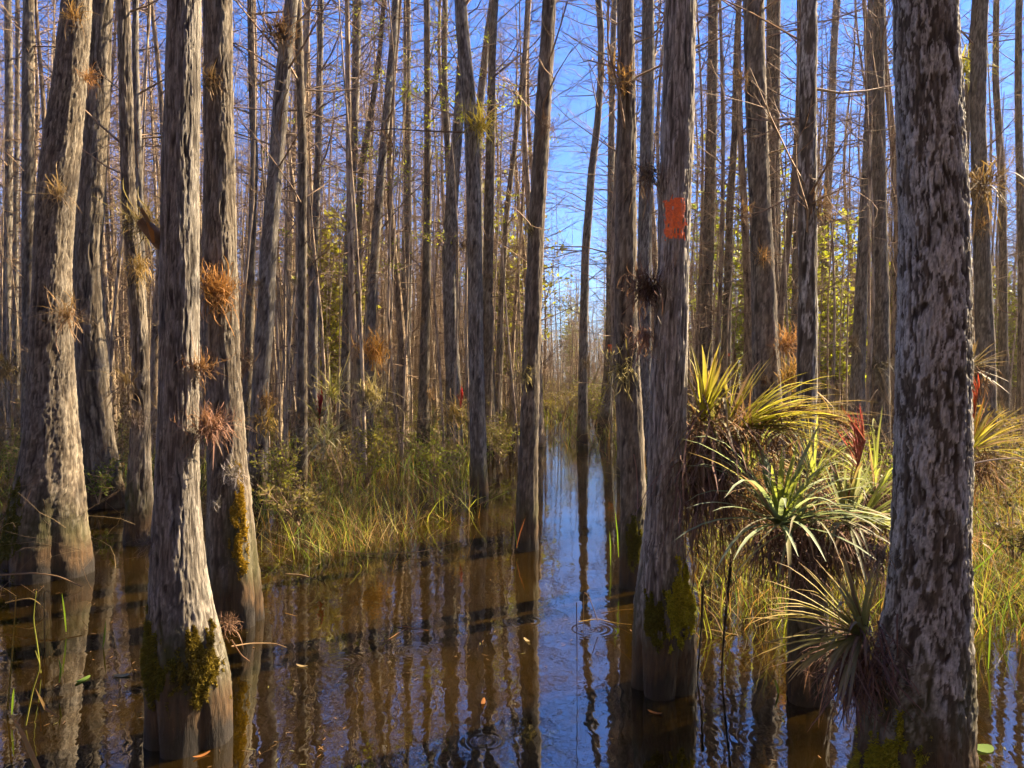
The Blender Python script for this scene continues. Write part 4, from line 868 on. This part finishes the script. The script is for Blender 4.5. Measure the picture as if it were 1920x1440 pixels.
# F, G: right of the flaky trunk
f_, r = plant('orange-green air plant with a red spike right of the flaky trunk', 1815, 850, 4.3)
add_leaves(f_, 42, (0.7, -0.1, 0.75), (0.28, 0.45), 0.0084, (0.1, 0.95), 0.55, (0.33, 0.32, 0.04), (0.44, 0.30, 0.05), r)
add_leaves(f_, 11, (0.2, -0.1, 1), (0.25, 0.36), 0.0079, (0.05, 0.4), 0.1, (0.40, 0.22, 0.04), (0.45, 0.18, 0.05), r)
spike(f_, rel(f_, 1818, 830, 4.28), rel(f_, 1835, 728, 4.25), 0.0, 16, 0.10, 0.005, (0.42, 0.10, 0.05), (0.5, 0.05, 0.03), r, 'flower_spike', (0.1, 0.6), 0.004, 0.4, 0.0)
add_tuft(f_, 220, (0.2, -0.2, -0.8), (0.08, 0.25), 0.0026, (0.0, 1.4), 0.5, DRYB, ORG, r, (0.03, 0, -0.05), 0.06)
g_, r = plant('dusky dark air plant high above the orange-green one right of the flaky trunk', 1818, 690, 4.6)
add_leaves(g_, 34, (0.6, -0.3, 0.5), (0.16, 0.28), 0.0070, (0.1, 1.3), 0.5, (0.13, 0.12, 0.06), (0.18, 0.11, 0.06), r)
add_tuft(g_, 160, (0.2, -0.2, -0.6), (0.06, 0.2), 0.0026, (0.0, 1.8), 0.5, DRYB, (0.2, 0.1, 0.06), r, (0, 0, -0.03), 0.05)
# smaller ones: label, px, py, distance, radius px, blades, axis, long curling leaves, colours
SMALL = [
 ('fuzzy orange air plant ball on the cypress behind the pale left trunk', 410, 553, 4.52, 46, 330, (0, -0.6, 0.35), 0, ORG, (0.44, 0.22, 0.07)),
 ('brown air plant with long looping leaves on the pale left trunk', 376, 690, 3.10, 30, 110, (0.7, -0.5, 0.3), 11, (0.26, 0.14, 0.06), (0.36, 0.20, 0.10)),
 ('pinkish dry air plant nest low on the pale left trunk', 390, 800, 3.10, 40, 300, (0.6, -0.6, 0.1), 10, (0.30, 0.16, 0.10), (0.34, 0.20, 0.14)),
 ('dark air plant with big arching leaves on a snag left of the pale trunk', 282, 425, 3.22, 42, 180, (-0.7, -0.4, 0.3), 16, (0.10, 0.07, 0.04), (0.34, 0.28, 0.12)),
 ('curly brown air plant on the stout leaning trunk', 128, 595, 5.50, 34, 120, (0.2, -0.8, 0.2), 18, (0.28, 0.17, 0.08), (0.40, 0.28, 0.17)),
 ('thin curly air plant higher on the stout leaning trunk', 112, 365, 5.52, 28, 70, (0.1, -0.8, 0.3), 14, (0.24, 0.16, 0.08), (0.36, 0.26, 0.15)),
 ('looping dry leaves at the top of the stout leaning trunk', 143, 35, 5.55, 26, 60, (0.2, -0.8, 0.2), 10, (0.26, 0.14, 0.05), (0.38, 0.26, 0.12)),
 ('small orange tuft on the right edge of the stout leaning trunk', 163, 148, 5.62, 22, 110, (0.8, -0.5, 0.3), 0, ORG, (0.42, 0.2, 0.06)),
 ('grey spidery air plant on the splayed foot behind the pale left trunk', 440, 890, 4.48, 28, 120, (0.1, -0.8, 0.5), 0, (0.22, 0.19, 0.17), (0.34, 0.31, 0.30)),
 ('tiny grey air plant below the grey spidery one', 405, 946, 4.50, 15, 60, (0, -0.8, 0.5), 0, (0.22, 0.20, 0.18), (0.34, 0.32, 0.32)),
 ('grey dry tuft low on the left side of the pale left trunk', 290, 1018, 3.10, 26, 130, (-0.7, -0.4, 0.1), 3, (0.12, 0.09, 0.075), (0.2, 0.17, 0.15)),
 ('dry rooty tuft on the mossy foot of the pale left trunk', 425, 1172, 3.10, 22, 120, (0.7, -0.4, 0.3), 3, (0.14, 0.08, 0.05), (0.26, 0.15, 0.09)),
 ('orange-yellow tuft on the swaying pale cypress', 495, 795, 9.25, 34, 150, (0.2, -0.7, 0.5), 4, (0.36, 0.24, 0.05), (0.42, 0.28, 0.08)),
 ('dry brown tuft beside the swaying pale cypress', 468, 680, 9.3, 32, 130, (-0.3, -0.6, 0), 5, (0.20, 0.11, 0.06), (0.28, 0.17, 0.1)),
 ('bright orange air plant on the leaning pale cypress left of centre', 700, 668, 11.5, 40, 170, (0.1, -0.5, 0.7), 0, (0.42, 0.22, 0.05), (0.5, 0.28, 0.08)),
 ('pale straw air plant below the bright orange one left of centre', 694, 745, 11.0, 40, 130, (0.1, -0.5, 0.6), 8, (0.36, 0.30, 0.12), (0.38, 0.32, 0.18)),
 ('brownish-yellow air plant at the foot of the wide grey cypress', 853, 785, 10.5, 36, 150, (0, -0.5, 0.8), 24, (0.46, 0.35, 0.11), (0.50, 0.32, 0.16)),
 ('drooping olive air plant under the brownish-yellow one', 843, 850, 10.2, 30, 60, (0, -0.6, 0.3), 20, (0.32, 0.26, 0.11), (0.28, 0.2, 0.12)),
 ('yellow-green air plant beside the red spike left of centre', 622, 745, 8.8, 36, 60, (0.2, -0.5, 0.8), 24, (0.44, 0.42, 0.10), (0.54, 0.42, 0.22)),
 ('big drooping grey-green air plant among the brush left of centre', 612, 835, 8.4, 46, 60, (0, -0.5, 0.6), 26, (0.27, 0.27, 0.12), (0.46, 0.40, 0.25)),
 ('yellow tuft on the pinched-foot trunk left of the channel', 898, 240, 8.85, 36, 120, (0.2, -0.6, 0.3), 8, (0.34, 0.26, 0.05), (0.36, 0.34, 0.05)),
 ('round brown tuft halfway up the pinched-foot trunk', 868, 462, 8.9, 20, 130, (-0.4, -0.7, 0.1), 0, (0.17, 0.10, 0.05), (0.24, 0.15, 0.08)),
 ('dry nest high on the swaying pale cypress', 527, 68, 9.25, 38, 170, (0, -0.6, 0), 5, (0.18, 0.10, 0.05), (0.26, 0.16, 0.09)),
 ('brown nest wedged between the two left foreground trunks', 398, 150, 4.5, 28, 120, (-0.2, -0.6, -0.4), 5, (0.16, 0.10, 0.05), (0.24, 0.16, 0.08)),
 ('dark drooping air plant left of the orange blaze', 1221, 330, 3.62, 36, 150, (-0.6, -0.5, -0.3), 10, (0.11, 0.065, 0.04), (0.26, 0.17, 0.12)),
 ('dark matted nest left of the blazed trunk below the blaze', 1214, 535, 3.62, 42, 330, (-0.3, -0.6, -0.3), 6, (0.10, 0.06, 0.045), (0.20, 0.11, 0.08)),
 ('pink straw tangle hanging under the dark matted nest', 1210, 625, 3.64, 36, 130, (-0.1, -0.4, -0.9), 6, (0.30, 0.17, 0.12), (0.36, 0.22, 0.17)),
 ('brown air plant on the left side of the sturdy trunk', 1397, 398, 8.1, 26, 110, (-0.8, -0.4, 0.1), 7, (0.18, 0.10, 0.05), (0.28, 0.18, 0.1)),
 ('small brown air plant high on the left side of the sturdy trunk', 1396, 150, 8.1, 22, 90, (-0.8, -0.4, 0.1), 5, (0.16, 0.10, 0.05), (0.26, 0.15, 0.08)),
 ('orange dry air plant on the right side of the sturdy trunk', 1470, 645, 8.1, 34, 170, (0.7, -0.5, 0.1), 6, (0.36, 0.18, 0.06), (0.44, 0.24, 0.1)),
 ('orange bushy air plant low behind the yellow clump', 1484, 715, 7.6, 38, 200, (0.3, -0.5, 0.6), 6, (0.40, 0.24, 0.05), (0.46, 0.28, 0.08)),
 ('round dark tuft on the bent pale stem by the channel', 1100, 685, 15.5, 14, 110, (0.1, -0.6, 0.3), 0, (0.16, 0.11, 0.05), (0.26, 0.2, 0.09)),
 ('round dark tuft on the left one of the tight pair', 1600, 645, 14.1, 18, 130, (-0.4, -0.7, 0.1), 0, (0.09, 0.06, 0.035), (0.14, 0.1, 0.05)),
 ('dark spiky air plant on the right one of the tight pair', 1642, 690, 12.4, 28, 130, (0, -0.8, 0.3), 10, (0.09, 0.08, 0.04), (0.15, 0.11, 0.06)),
 ('brown straps drooping from the brown trunk right of the flaky one', 1836, 340, 10.5, 52, 120, (-0.1, -0.7, -0.5), 16, (0.20, 0.12, 0.06), (0.34, 0.24, 0.06)),
 ('yellow-green tuft high beside the flaky trunk', 1803, 135, 11.5, 38, 100, (0.2, -0.5, 0.5), 10, (0.32, 0.32, 0.04), (0.36, 0.34, 0.05)),
 ('orange spray on the right flank of the flaky trunk', 1808, 1012, 2.70, 24, 30, (0.9, -0.1, 0.15), 14, (0.36, 0.16, 0.05), (0.42, 0.24, 0.1)),
 ('dry straw tuft on the left flank of the flaky trunk above the spiky plant', 1652, 1045, 2.62, 26, 130, (-0.7, -0.5, 0.3), 10, (0.20, 0.13, 0.08), (0.32, 0.24, 0.15)),
 ('dark shaggy clump hanging on the left edge trunk', 10, 690, 10.0, 40, 150, (0.1, -0.6, 0), 8, (0.16, 0.12, 0.05), (0.28, 0.19, 0.09)),
 ('curly dry air plant low on the bending slim stem', 238, 720, 6.7, 36, 60, (-0.1, -0.7, 0.3), 12, (0.20, 0.13, 0.06), (0.30, 0.22, 0.12)),
 ('dark knobbly dry plant on the bending slim stem', 258, 785, 6.65, 22, 120, (0.2, -0.7, 0.2), 4, (0.12, 0.08, 0.05), (0.28, 0.22, 0.2)),
 ('golden dry tuft hanging by the snag left of the pale trunk', 262, 500, 6.7, 30, 130, (0, -0.7, -0.2), 6, (0.36, 0.24, 0.07), (0.42, 0.28, 0.1)),
 ('drooping dry fronds left of the thick-footed trunk', 735, 270, 13.0, 34, 60, (0, -0.6, -0.4), 8, (0.18, 0.11, 0.07), (0.26, 0.16, 0.10)),
 ('small dark dry plant on the lone channel trunk', 1024, 235, 6.4, 22, 70, (0.5, -0.5, -0.6), 4, (0.12, 0.07, 0.05), (0.2, 0.13, 0.09)),
]
for lab, x, y, d, rp, n, ax, nl, cb, ct in SMALL:
    o_, r = plant(lab, x, y, d); R_ = rp / F * d
    add_tuft(o_, n, ax, (R_ * 0.7, R_ * 1.9), max(0.0012, R_ * 0.02), (0, 1.6), 0.35, cb, ct, r, (0, 0, 0), R_ * 0.25, 1.9, 8, name='leaf_tuft', wob=0.14)
    if nl: add_leaves(o_, nl, ax, (R_ * 1.3, R_ * 3.0), max(0.0024, R_ * 0.034), (0.1, 1.3), 1.3, cb, ct, r, curl=1.3 if y < 700 and x < 1300 else 0.5, K=9, fold=0.25, wob=0.07)
rs, r = plant('red flower spike among the brush left of centre', 598, 785, 8.6, 'flowering_air_plant')
spike(rs, (0, 0, -0.1), rel(rs, 604, 752, 8.6), 0, 20, 0.17, 0.010, (0.45, 0.03, 0.03), (0.46, 0.03, 0.03), r, 'flower_spike', (0.1, 0.7), 0.006, 0.2, 0)
add_leaves(rs, 14, (0, -0.3, 1), (0.2, 0.4), 0.011, (0.4, 1.3), 0.6, (0.2, 0.2, 0.06), (0.3, 0.24, 0.1), r)
rs, r = plant('small red spike behind the pinched-foot trunk', 862, 772, 10.3, 'flowering_air_plant')
spike(rs, (0, 0, 0), rel(rs, 868, 742, 10.3), 0, 14, 0.17, 0.011, (0.45, 0.04, 0.04), (0.46, 0.03, 0.03), r, 'flower_spike', (0.1, 0.6), 0.008, 0.2, 0)
add_leaves(rs, 10, (0, -0.3, 1), (0.2, 0.4), 0.012, (0.4, 1.3), 0.6, (0.26, 0.22, 0.08), (0.3, 0.2, 0.12), r)
rs, r = plant('orange-tipped seed frond arching over the brush left of centre', 790, 840, 11.0, 'seed_frond', 'frond')
spike(rs, rel(rs, 800, 845, 11.0), rel(rs, 722, 803, 11.0), 0.06, 44, 0.06, 0.008, (0.20, 0.15, 0.04), (0.46, 0.28, 0.05), r, 'seed_head', (0.2, 0.9), 0.005, 0.15, 0.3)

# broken, curled snag with bark sheath behind the dark air plant at left
sn = empty('broken_snag', P(300, 450, 3.2)); tag(sn, 'short rotten snag jutting left from the pale left foreground trunk', 'snag')
S_ = np.array([[rel(sn, 322, 470, 3.2), rel(sn, 300, 452, 3.15), rel(sn, 280, 430, 3.12), rel(sn, 262, 412, 3.1)]])
v, f = tubes(S_, np.array([[0.035, 0.032, 0.028, 0.020]]), 10); link('wood', mesh('wood', v, f, TWIG, smooth=True), sn)
Pp = np.array([[rel(sn, 262, 390, 3.08), rel(sn, 272, 412, 3.06), rel(sn, 280, 435, 3.07), rel(sn, 287, 455, 3.09)]])
v, f, m = strips(Pp, np.array([[0.010, 0.018, 0.018, 0.006]]), None, 0.5); link('bark_strip', mesh('bark_strip', v, f, DRY, col=np.tile((0.42, 0.2, 0.06), (len(v), 1))), sn)

# ------------------------------------------------------------------ sticks, reeds, floating leaves
def stick(label, pts_, rad, col, name='dead_stick', cat='stick', group=None):
    b = P(*pts_[0]); root_loc = tuple(float(a) for a in b)
    A = np.array([P(*p) for p in pts_]) - b
    tt = np.linspace(0, len(A) - 1, 14); Pp = np.stack([np.interp(tt, range(len(A)), A[:, k]) for k in range(3)], -1)
    k = np.array([0.25, 0.5, 0.25]); Q = Pp.copy(); Q[1:-1] = 0.25 * Pp[:-2] + 0.5 * Pp[1:-1] + 0.25 * Pp[2:]
    v, f = tubes(Q[None], np.linspace(rad, rad * 0.5, 14)[None], 6)
    o = link(name, mesh(name, v, f, DRY, col=np.tile(col, (len(v), 1)), smooth=True), None, root_loc); tag(o, label, cat, group)
TAN, DK = (0.30, 0.20, 0.11), (0.05, 0.035, 0.025)
stick('long arched pale stick over the water at the left edge', [(-10, 1079, 5.0), (60, 1074, 4.95), (110, 1080, 4.9), (153, 1100, 4.85)], 0.006, TAN)
stick('thin twig reaching right from the mossy foot of the pale left trunk', [(434, 1212, 3.4), (470, 1206, 3.5), (515, 1206, 3.6), (537, 1214, 3.6)], 0.0035, TAN)
stick('short drooping twig at the waterline right of the pale left trunk', [(434, 1200, 3.3), (452, 1228, 3.4), (468, 1240, 3.5)], 0.0035, (0.22, 0.13, 0.08))
stick('dark slanting stake in the water between the blazed trunk and the stump', [(1372, 1040, 3.9), (1366, 1100, 3.9), (1358, 1180, 3.9), (1353, 1262, 3.86)], 0.009, DK)
stick('second thin dark stem rising right of the blazed trunk', [(1318, 1100, 3.9), (1315, 1180, 3.9), (1306, 1290, 3.72)], 0.008, (0.10, 0.07, 0.04))
stick('thin upright dead stem in the open channel', [(1081, 1130, 3.7), (1082, 1220, 3.7), (1082, 1300, 3.62)], 0.003, (0.10, 0.06, 0.05))
stick('bent pale reed standing in the open channel', [(1121, 1165, 4.5), (1107, 1125, 4.5), (1094, 1106, 4.5), (1094, 1180, 4.48)], 0.003, TAN)
stick('pale twig lying across the channel near the blazed trunk', [(1085, 1166, 4.55), (1120, 1160, 4.6), (1150, 1168, 4.6), (1184, 1171, 4.5)], 0.003, (0.40, 0.27, 0.08))
stick('thin yellow twig touching the foot of the blazed trunk', [(1128, 1150, 4.6), (1160, 1144, 4.5), (1186, 1142, 4.4)], 0.003, (0.36, 0.24, 0.08))
stick('floating forked twig on the brown water left of centre', [(745, 1174, 4.54), (770, 1176, 4.52), (803, 1182, 4.48)], 0.003, (0.36, 0.17, 0.06))
stick('thin reddish twig floating left of the forked one', [(728, 1199, 4.32), (745, 1188, 4.4), (762, 1178, 4.5)], 0.0025, (0.32, 0.16, 0.07))
stick('fallen stem lying low over the shallow grass left of centre', [(640, 1032, 6.4), (700, 1040, 6.3), (790, 1035, 6.3), (860, 1015, 6.6)], 0.005, TAN)
stick('tan stick leaning over the shallows left of centre', [(535, 1076, 5.75), (565, 1078, 5.7), (592, 1086, 5.6)], 0.006, (0.38, 0.26, 0.13))
stick('curved dead stem dipping into the water left of centre', [(612, 1060, 5.7), (594, 1088, 5.6), (594, 1120, 5.4), (580, 1155, 4.8)], 0.0035, (0.24, 0.17, 0.09))
stick('yellow reed lying on the water below the shallow grass', [(535, 1150, 4.8), (575, 1161, 4.7), (640, 1155, 4.75)], 0.0035, (0.38, 0.22, 0.06))
stick('bleached bare branch reaching right from the flaky trunk', [(1802, 872, 3.3), (1830, 868, 3.3), (1860, 862, 3.3), (1900, 859, 3.3), (1960, 860, 3.3)], 0.004, (0.40, 0.33, 0.30))
stick('pale twig above the water behind the stump', [(1440, 1142, 4.4), (1480, 1150, 4.4), (1530, 1146, 4.4)], 0.004, (0.42, 0.27, 0.18))
stick('slanting straw stalk behind the stump', [(1330, 1180, 4.4), (1400, 1195, 4.4), (1478, 1210, 4.2)], 0.0035, (0.36, 0.25, 0.10))
stick('bright yellow twig crossing the shadow left of the stump', [(1310, 1130, 4.6), (1340, 1155, 4.6), (1360, 1200, 4.3)], 0.0035, (0.34, 0.22, 0.12))
stick('dry branch slanting through the brush left of centre', [(745, 870, 9.5), (800, 905, 9.4), (850, 940, 9.2), (880, 965, 8.4)], 0.007, TAN)
stick('dead pole leaning among the brush left of the pinched-foot trunk', [(520, 820, 10.5), (545, 850, 10.4), (580, 890, 10.2), (600, 940, 9.2)], 0.009, (0.20, 0.13, 0.07))
stick('long bare bough crossing in front of the trunks left of the channel', [(872, 248, 9.1), (800, 246, 9.3), (740, 241, 9.5), (690, 246, 9.7)], 0.011, (0.13, 0.085, 0.06))
stick('bare bough slanting up left of the lone channel trunk', [(925, 145, 9.0), (960, 115, 9.2), (1000, 85, 9.4), (1026, 52, 9.5)], 0.012, (0.12, 0.08, 0.06))
stick('dead slanting pole left of the dark straight trunk', [(530, 355, 10.5), (600, 320, 10.6), (660, 300, 10.8)], 0.009, (0.16, 0.10, 0.07))
stick('thin dead pole leaning behind the leaning pale cypress', [(715, 430, 12.5), (760, 375, 12.6), (830, 310, 12.8)], 0.011, (0.12, 0.08, 0.06))
REEDS = [('yellow reed stalk at the left edge, leftmost of the reeds', [(14, 1330, 3.4), (22, 1240, 3.4), (26, 1180, 3.4), (30, 1120, 3.4)], (0.36, 0.24, 0.04)),
 ('leaning green stem among the reeds at the left edge', [(76, 1262, 3.8), (70, 1210, 3.8), (62, 1160, 3.8), (68, 1108, 3.8)], (0.22, 0.24, 0.04)),
 ('dark reed stem bent over at its top at left', [(84, 1215, 4.2), (83, 1150, 4.2), (82, 1104, 4.2), (95, 1112, 4.2), (97, 1128, 4.2)], (0.22, 0.14, 0.05)),
 ('green stalk slanting low at the left edge', [(48, 1360, 3.25), (62, 1290, 3.25), (76, 1250, 3.25), (66, 1220, 3.25)], (0.22, 0.22, 0.04)),
 ('orange-tipped reed stub at the lower left', [(72, 1282, 3.6), (76, 1250, 3.6), (77, 1230, 3.6)], (0.42, 0.18, 0.05)),
 ('reed stalk bowed over the reflection at left', [(10, 1130, 4.8), (60, 1120, 4.8), (88, 1145, 4.8), (90, 1185, 4.6)], (0.28, 0.2, 0.08))]
for lab, p_, c in REEDS: stick(lab, p_, 0.004, c, 'reed', 'reed', 'reeds standing in the water at lower left')
def blade(label, pts_, wd, col, name='grass_blade', cat='grass blade', mat=None):
    b = P(*pts_[0]); A = np.array([P(*p) for p in pts_]) - b
    tt = np.linspace(0, len(A) - 1, 9); Pp = np.stack([np.interp(tt, range(len(A)), A[:, k]) for k in range(3)], -1)[None]
    side = np.cross(np.gradient(Pp, axis=1), np.array([0, 1.0, 0.3]))
    v, f, m = strips(Pp, wd * np.interp(np.linspace(0, 1, 9), [0, 0.3, 0.7, 1], [0.4, 1, 0.9, 0.05])[None], side, 0.3)
    o = link(name, mesh(name, v, f, mat or LEAF, col=np.tile(col, (len(v), 1))), None, tuple(float(a) for a in b)); tag(o, label, cat)
blade('broad curled tan leaf rising from the bottom left corner', [(84, 1470, 2.3), (62, 1425, 2.3), (40, 1375, 2.3), (10, 1326, 2.35)], 0.010, (0.42, 0.27, 0.12), 'dead_leaf', 'leaf', DRY)
blade('narrow tan leaf curving over the water at lower left', [(110, 1345, 3.0), (85, 1330, 3.0), (66, 1290, 3.0)], 0.007, (0.40, 0.26, 0.13), 'dead_leaf', 'leaf', DRY)
for lab, p_ in [('bright green grass blade left of the pale left trunk', [(193, 1215, 4.2), (196, 1190, 4.2), (198, 1164, 4.2)]), ('green blade leaning at lower left', [(111, 1280, 3.6), (114, 1255, 3.6), (110, 1235, 3.6)]),
                ('upright green blade by the bent left reed', [(124, 1185, 4.4), (121, 1150, 4.4), (116, 1112, 4.4)]), ('green blade in the water at the bottom left edge', [(22, 1340, 3.3), (24, 1310, 3.3), (26, 1290, 3.3)]),
                ('tall green blade at the foot of the lone channel trunk', [(970, 1028, 6.4), (966, 1000, 6.4), (962, 968, 6.4)]), ('red-tinged blade at the foot of the lone channel trunk', [(968, 1028, 6.35), (975, 1000, 6.35), (985, 970, 6.35)]),
                ('green blade in the channel left of the blazed trunk', [(1145, 1060, 6.0), (1145, 1025, 6.0), (1143, 995, 6.0)]), ('thin green blade nearest the mossy trunk left of the blaze', [(1160, 1045, 5.6), (1158, 1000, 5.6), (1153, 955, 5.6)]),
                ('green blade in the sky reflection right of the flaky trunk', [(1853, 1260, 3.9), (1856, 1210, 3.9), (1857, 1165, 3.9)]), ('green blade crossing up behind the flaky trunk', [(1815, 1080, 4.0), (1850, 1050, 4.0), (1885, 1012, 4.0)]),
                ('lime blade standing left of the stump', [(1462, 1310, 3.6), (1458, 1290, 3.6), (1453, 1272, 3.6)])]:
    blade(lab, p_, 0.005 if 'red' not in lab else 0.004, (0.22, 0.36, 0.03) if 'red' not in lab else (0.35, 0.12, 0.04))
for k, (lab, x, y) in enumerate([('pale folded leaf floating left of the pale left trunk', 228, 1268), ('green floating leaf at lower left', 155, 1276), ('small orange leaf floating near the foot of the blazed trunk', 1228, 1338), ('orange leaf on the dark water by the pale left trunk', 378, 1418),
                ('tiny tan leaf on the lone trunk reflection', 988, 1202), ('round green lily leaf floating at the lower right', 1842, 1405), ('orange sliver floating on the open water at centre', 906, 1318), ('yellow leaf floating on the brown water', 566, 1250)]):
    b = P(x, y, D(y)); b[2] = 0.004
    L, W_ = (0.045, 0.035) if 'lily' in lab else (0.035, 0.010) if k > 1 else (0.045, 0.018)
    th = np.linspace(0, 2 * np.pi, 15)[:-1]; an = k * 1.3
    q_ = np.stack([L * np.cos(th), W_ * np.sin(th), 0.004 * np.cos(2 * th) + 0.003], -1); q_ = np.stack([q_[:, 0] * math.cos(an) - q_[:, 1] * math.sin(an), q_[:, 0] * math.sin(an) + q_[:, 1] * math.cos(an), q_[:, 2]], -1)
    v = np.concatenate([[[0, 0, 0.001]], q_]); f = [(0, 1 + j, 1 + (j + 1) % 14, 1 + (j + 2) % 14) for j in range(0, 14, 2)]
    c = (0.10, 0.16, 0.03) if 'green' in lab else (0.24, 0.10, 0.03) if 'orange' in lab else (0.34, 0.25, 0.12)
    o = link('floating_leaf', mesh('floating_leaf', v, f, DRY, col=np.tile(c, (15, 1))), None, tuple(float(a) for a in b)); tag(o, lab, 'leaf')

# dry tufts dotted over the middle trunks
rt = np.random.default_rng(55)
for k, lab, by, ks, bk, sp in MIDS:
    q = TREES[k]
    for where, lo, hi in (('low', 0.7, 1.6), ('high', 2.4, 3.6)):
        full = f'small dry tuft {where} on the ' + lab
        if len(full.split()) > 16 or rt.random() < 0.12: continue
        z = rt.uniform(lo, hi); an = rt.uniform(-2.9, -0.2); rr = float(q.r(np.array([z]))[0])
        o_ = empty('dry_tuft', (float(q.cx(np.array([z]))[0]) + rr * math.cos(an), float(q.cy(z)) + rr * math.sin(an), z)); tag(o_, full, 'air plant', 'small dry tufts on the middle trunks')
        c = np.array([(0.22, 0.13, 0.06), (0.34, 0.20, 0.08), (0.16, 0.10, 0.06), (0.30, 0.25, 0.09)][rt.integers(0, 4)]); R_ = rt.uniform(0.07, 0.19)
        add_tuft(o_, int(rt.integers(60, 130)), (math.cos(an), math.sin(an), rt.uniform(-0.6, 0.6)), (R_ * 0.6, R_ * 1.7), max(0.0016, R_ * 0.02), (0, 1.6), 0.6, c, c * 1.3, rt, (0, 0, 0), R_ * 0.25, 1.6, 7, name='leaf_tuft', wob=0.14)

# litter floating on the water
rl = np.random.default_rng(91); n = 1700
pxl = rl.uniform(-150, 2070, n); yl = 820 + 640 * rl.random(n) ** 1.2; dl = D(yl); xl_ = (pxl - 960) / F * dl
cl_ = noise(xl_ * 1.1, dl * 1.1, 0 * dl, 61) + 0.5 * noise(xl_ * 4, dl * 4, 0 * dl, 62) + 0.5 * rl.normal(0, 0.4, n); ok = cl_ > 0.05
xl_, dl = xl_[ok], dl[ok]; n = len(dl); an = rl.random(n) * 6.28; L = rl.uniform(0.004, 0.02, n)
dr = np.stack([np.cos(an), np.sin(an), 0 * an], -1)
Pp = np.stack([xl_, dl, 0 * dl + 0.003], -1)[:, None] + dr[:, None] * L[:, None, None] * np.array([-1, 0, 1.0])[None, :, None] + rl.normal(0, 0.0012, (n, 3, 3)) * np.array([1, 1, 0])
v, f, m = strips(Pp, rl.uniform(0.0008, 0.0035, (n, 1)) * np.array([[0.5, 1, 0.3]]), np.stack([-np.sin(an), np.cos(an), 0 * an], -1)[:, None].repeat(3, 1))
cc = np.array([(0.16, 0.10, 0.05), (0.09, 0.055, 0.03), (0.20, 0.11, 0.04), (0.13, 0.12, 0.04)])[rl.integers(0, 4, n)]
tag(link('floating_litter', mesh('floating_litter', v, f, DRY, col=cc.repeat(3 * m, 0))), 'specks of fallen needles and leaf litter floating on the water', 'litter', kind='stuff')

# ------------------------------------------------------------------ golden glow, put in as a thin added haze
hv = np.array([(x, y, z) for x in (-200, 200) for y in (-72, 200) for z in (-2.0, 22.0)])
hz = mesh('haze', hv, [(0, 1, 3, 2), (4, 6, 7, 5), (0, 4, 5, 1), (2, 3, 7, 6), (0, 2, 6, 4), (1, 5, 7, 3)], None)
ho = link('haze', hz); tag(ho, 'thin haze added for a golden glow among the trees', 'haze', kind='stuff')
hm = bpy.data.materials.new('haze'); hm.use_nodes = True; ht = hm.node_tree; ht.nodes.clear()
pv = ht.nodes.new('ShaderNodeVolumePrincipled'); pv.inputs['Density'].default_value = 0.0006; pv.inputs['Color'].default_value = (1.0, 0.88, 0.64, 1); pv.inputs['Anisotropy'].default_value = 0.2
om = ht.nodes.new('ShaderNodeOutputMaterial'); ht.links.new(pv.outputs[0], om.inputs['Volume']); hz.materials.append(hm)
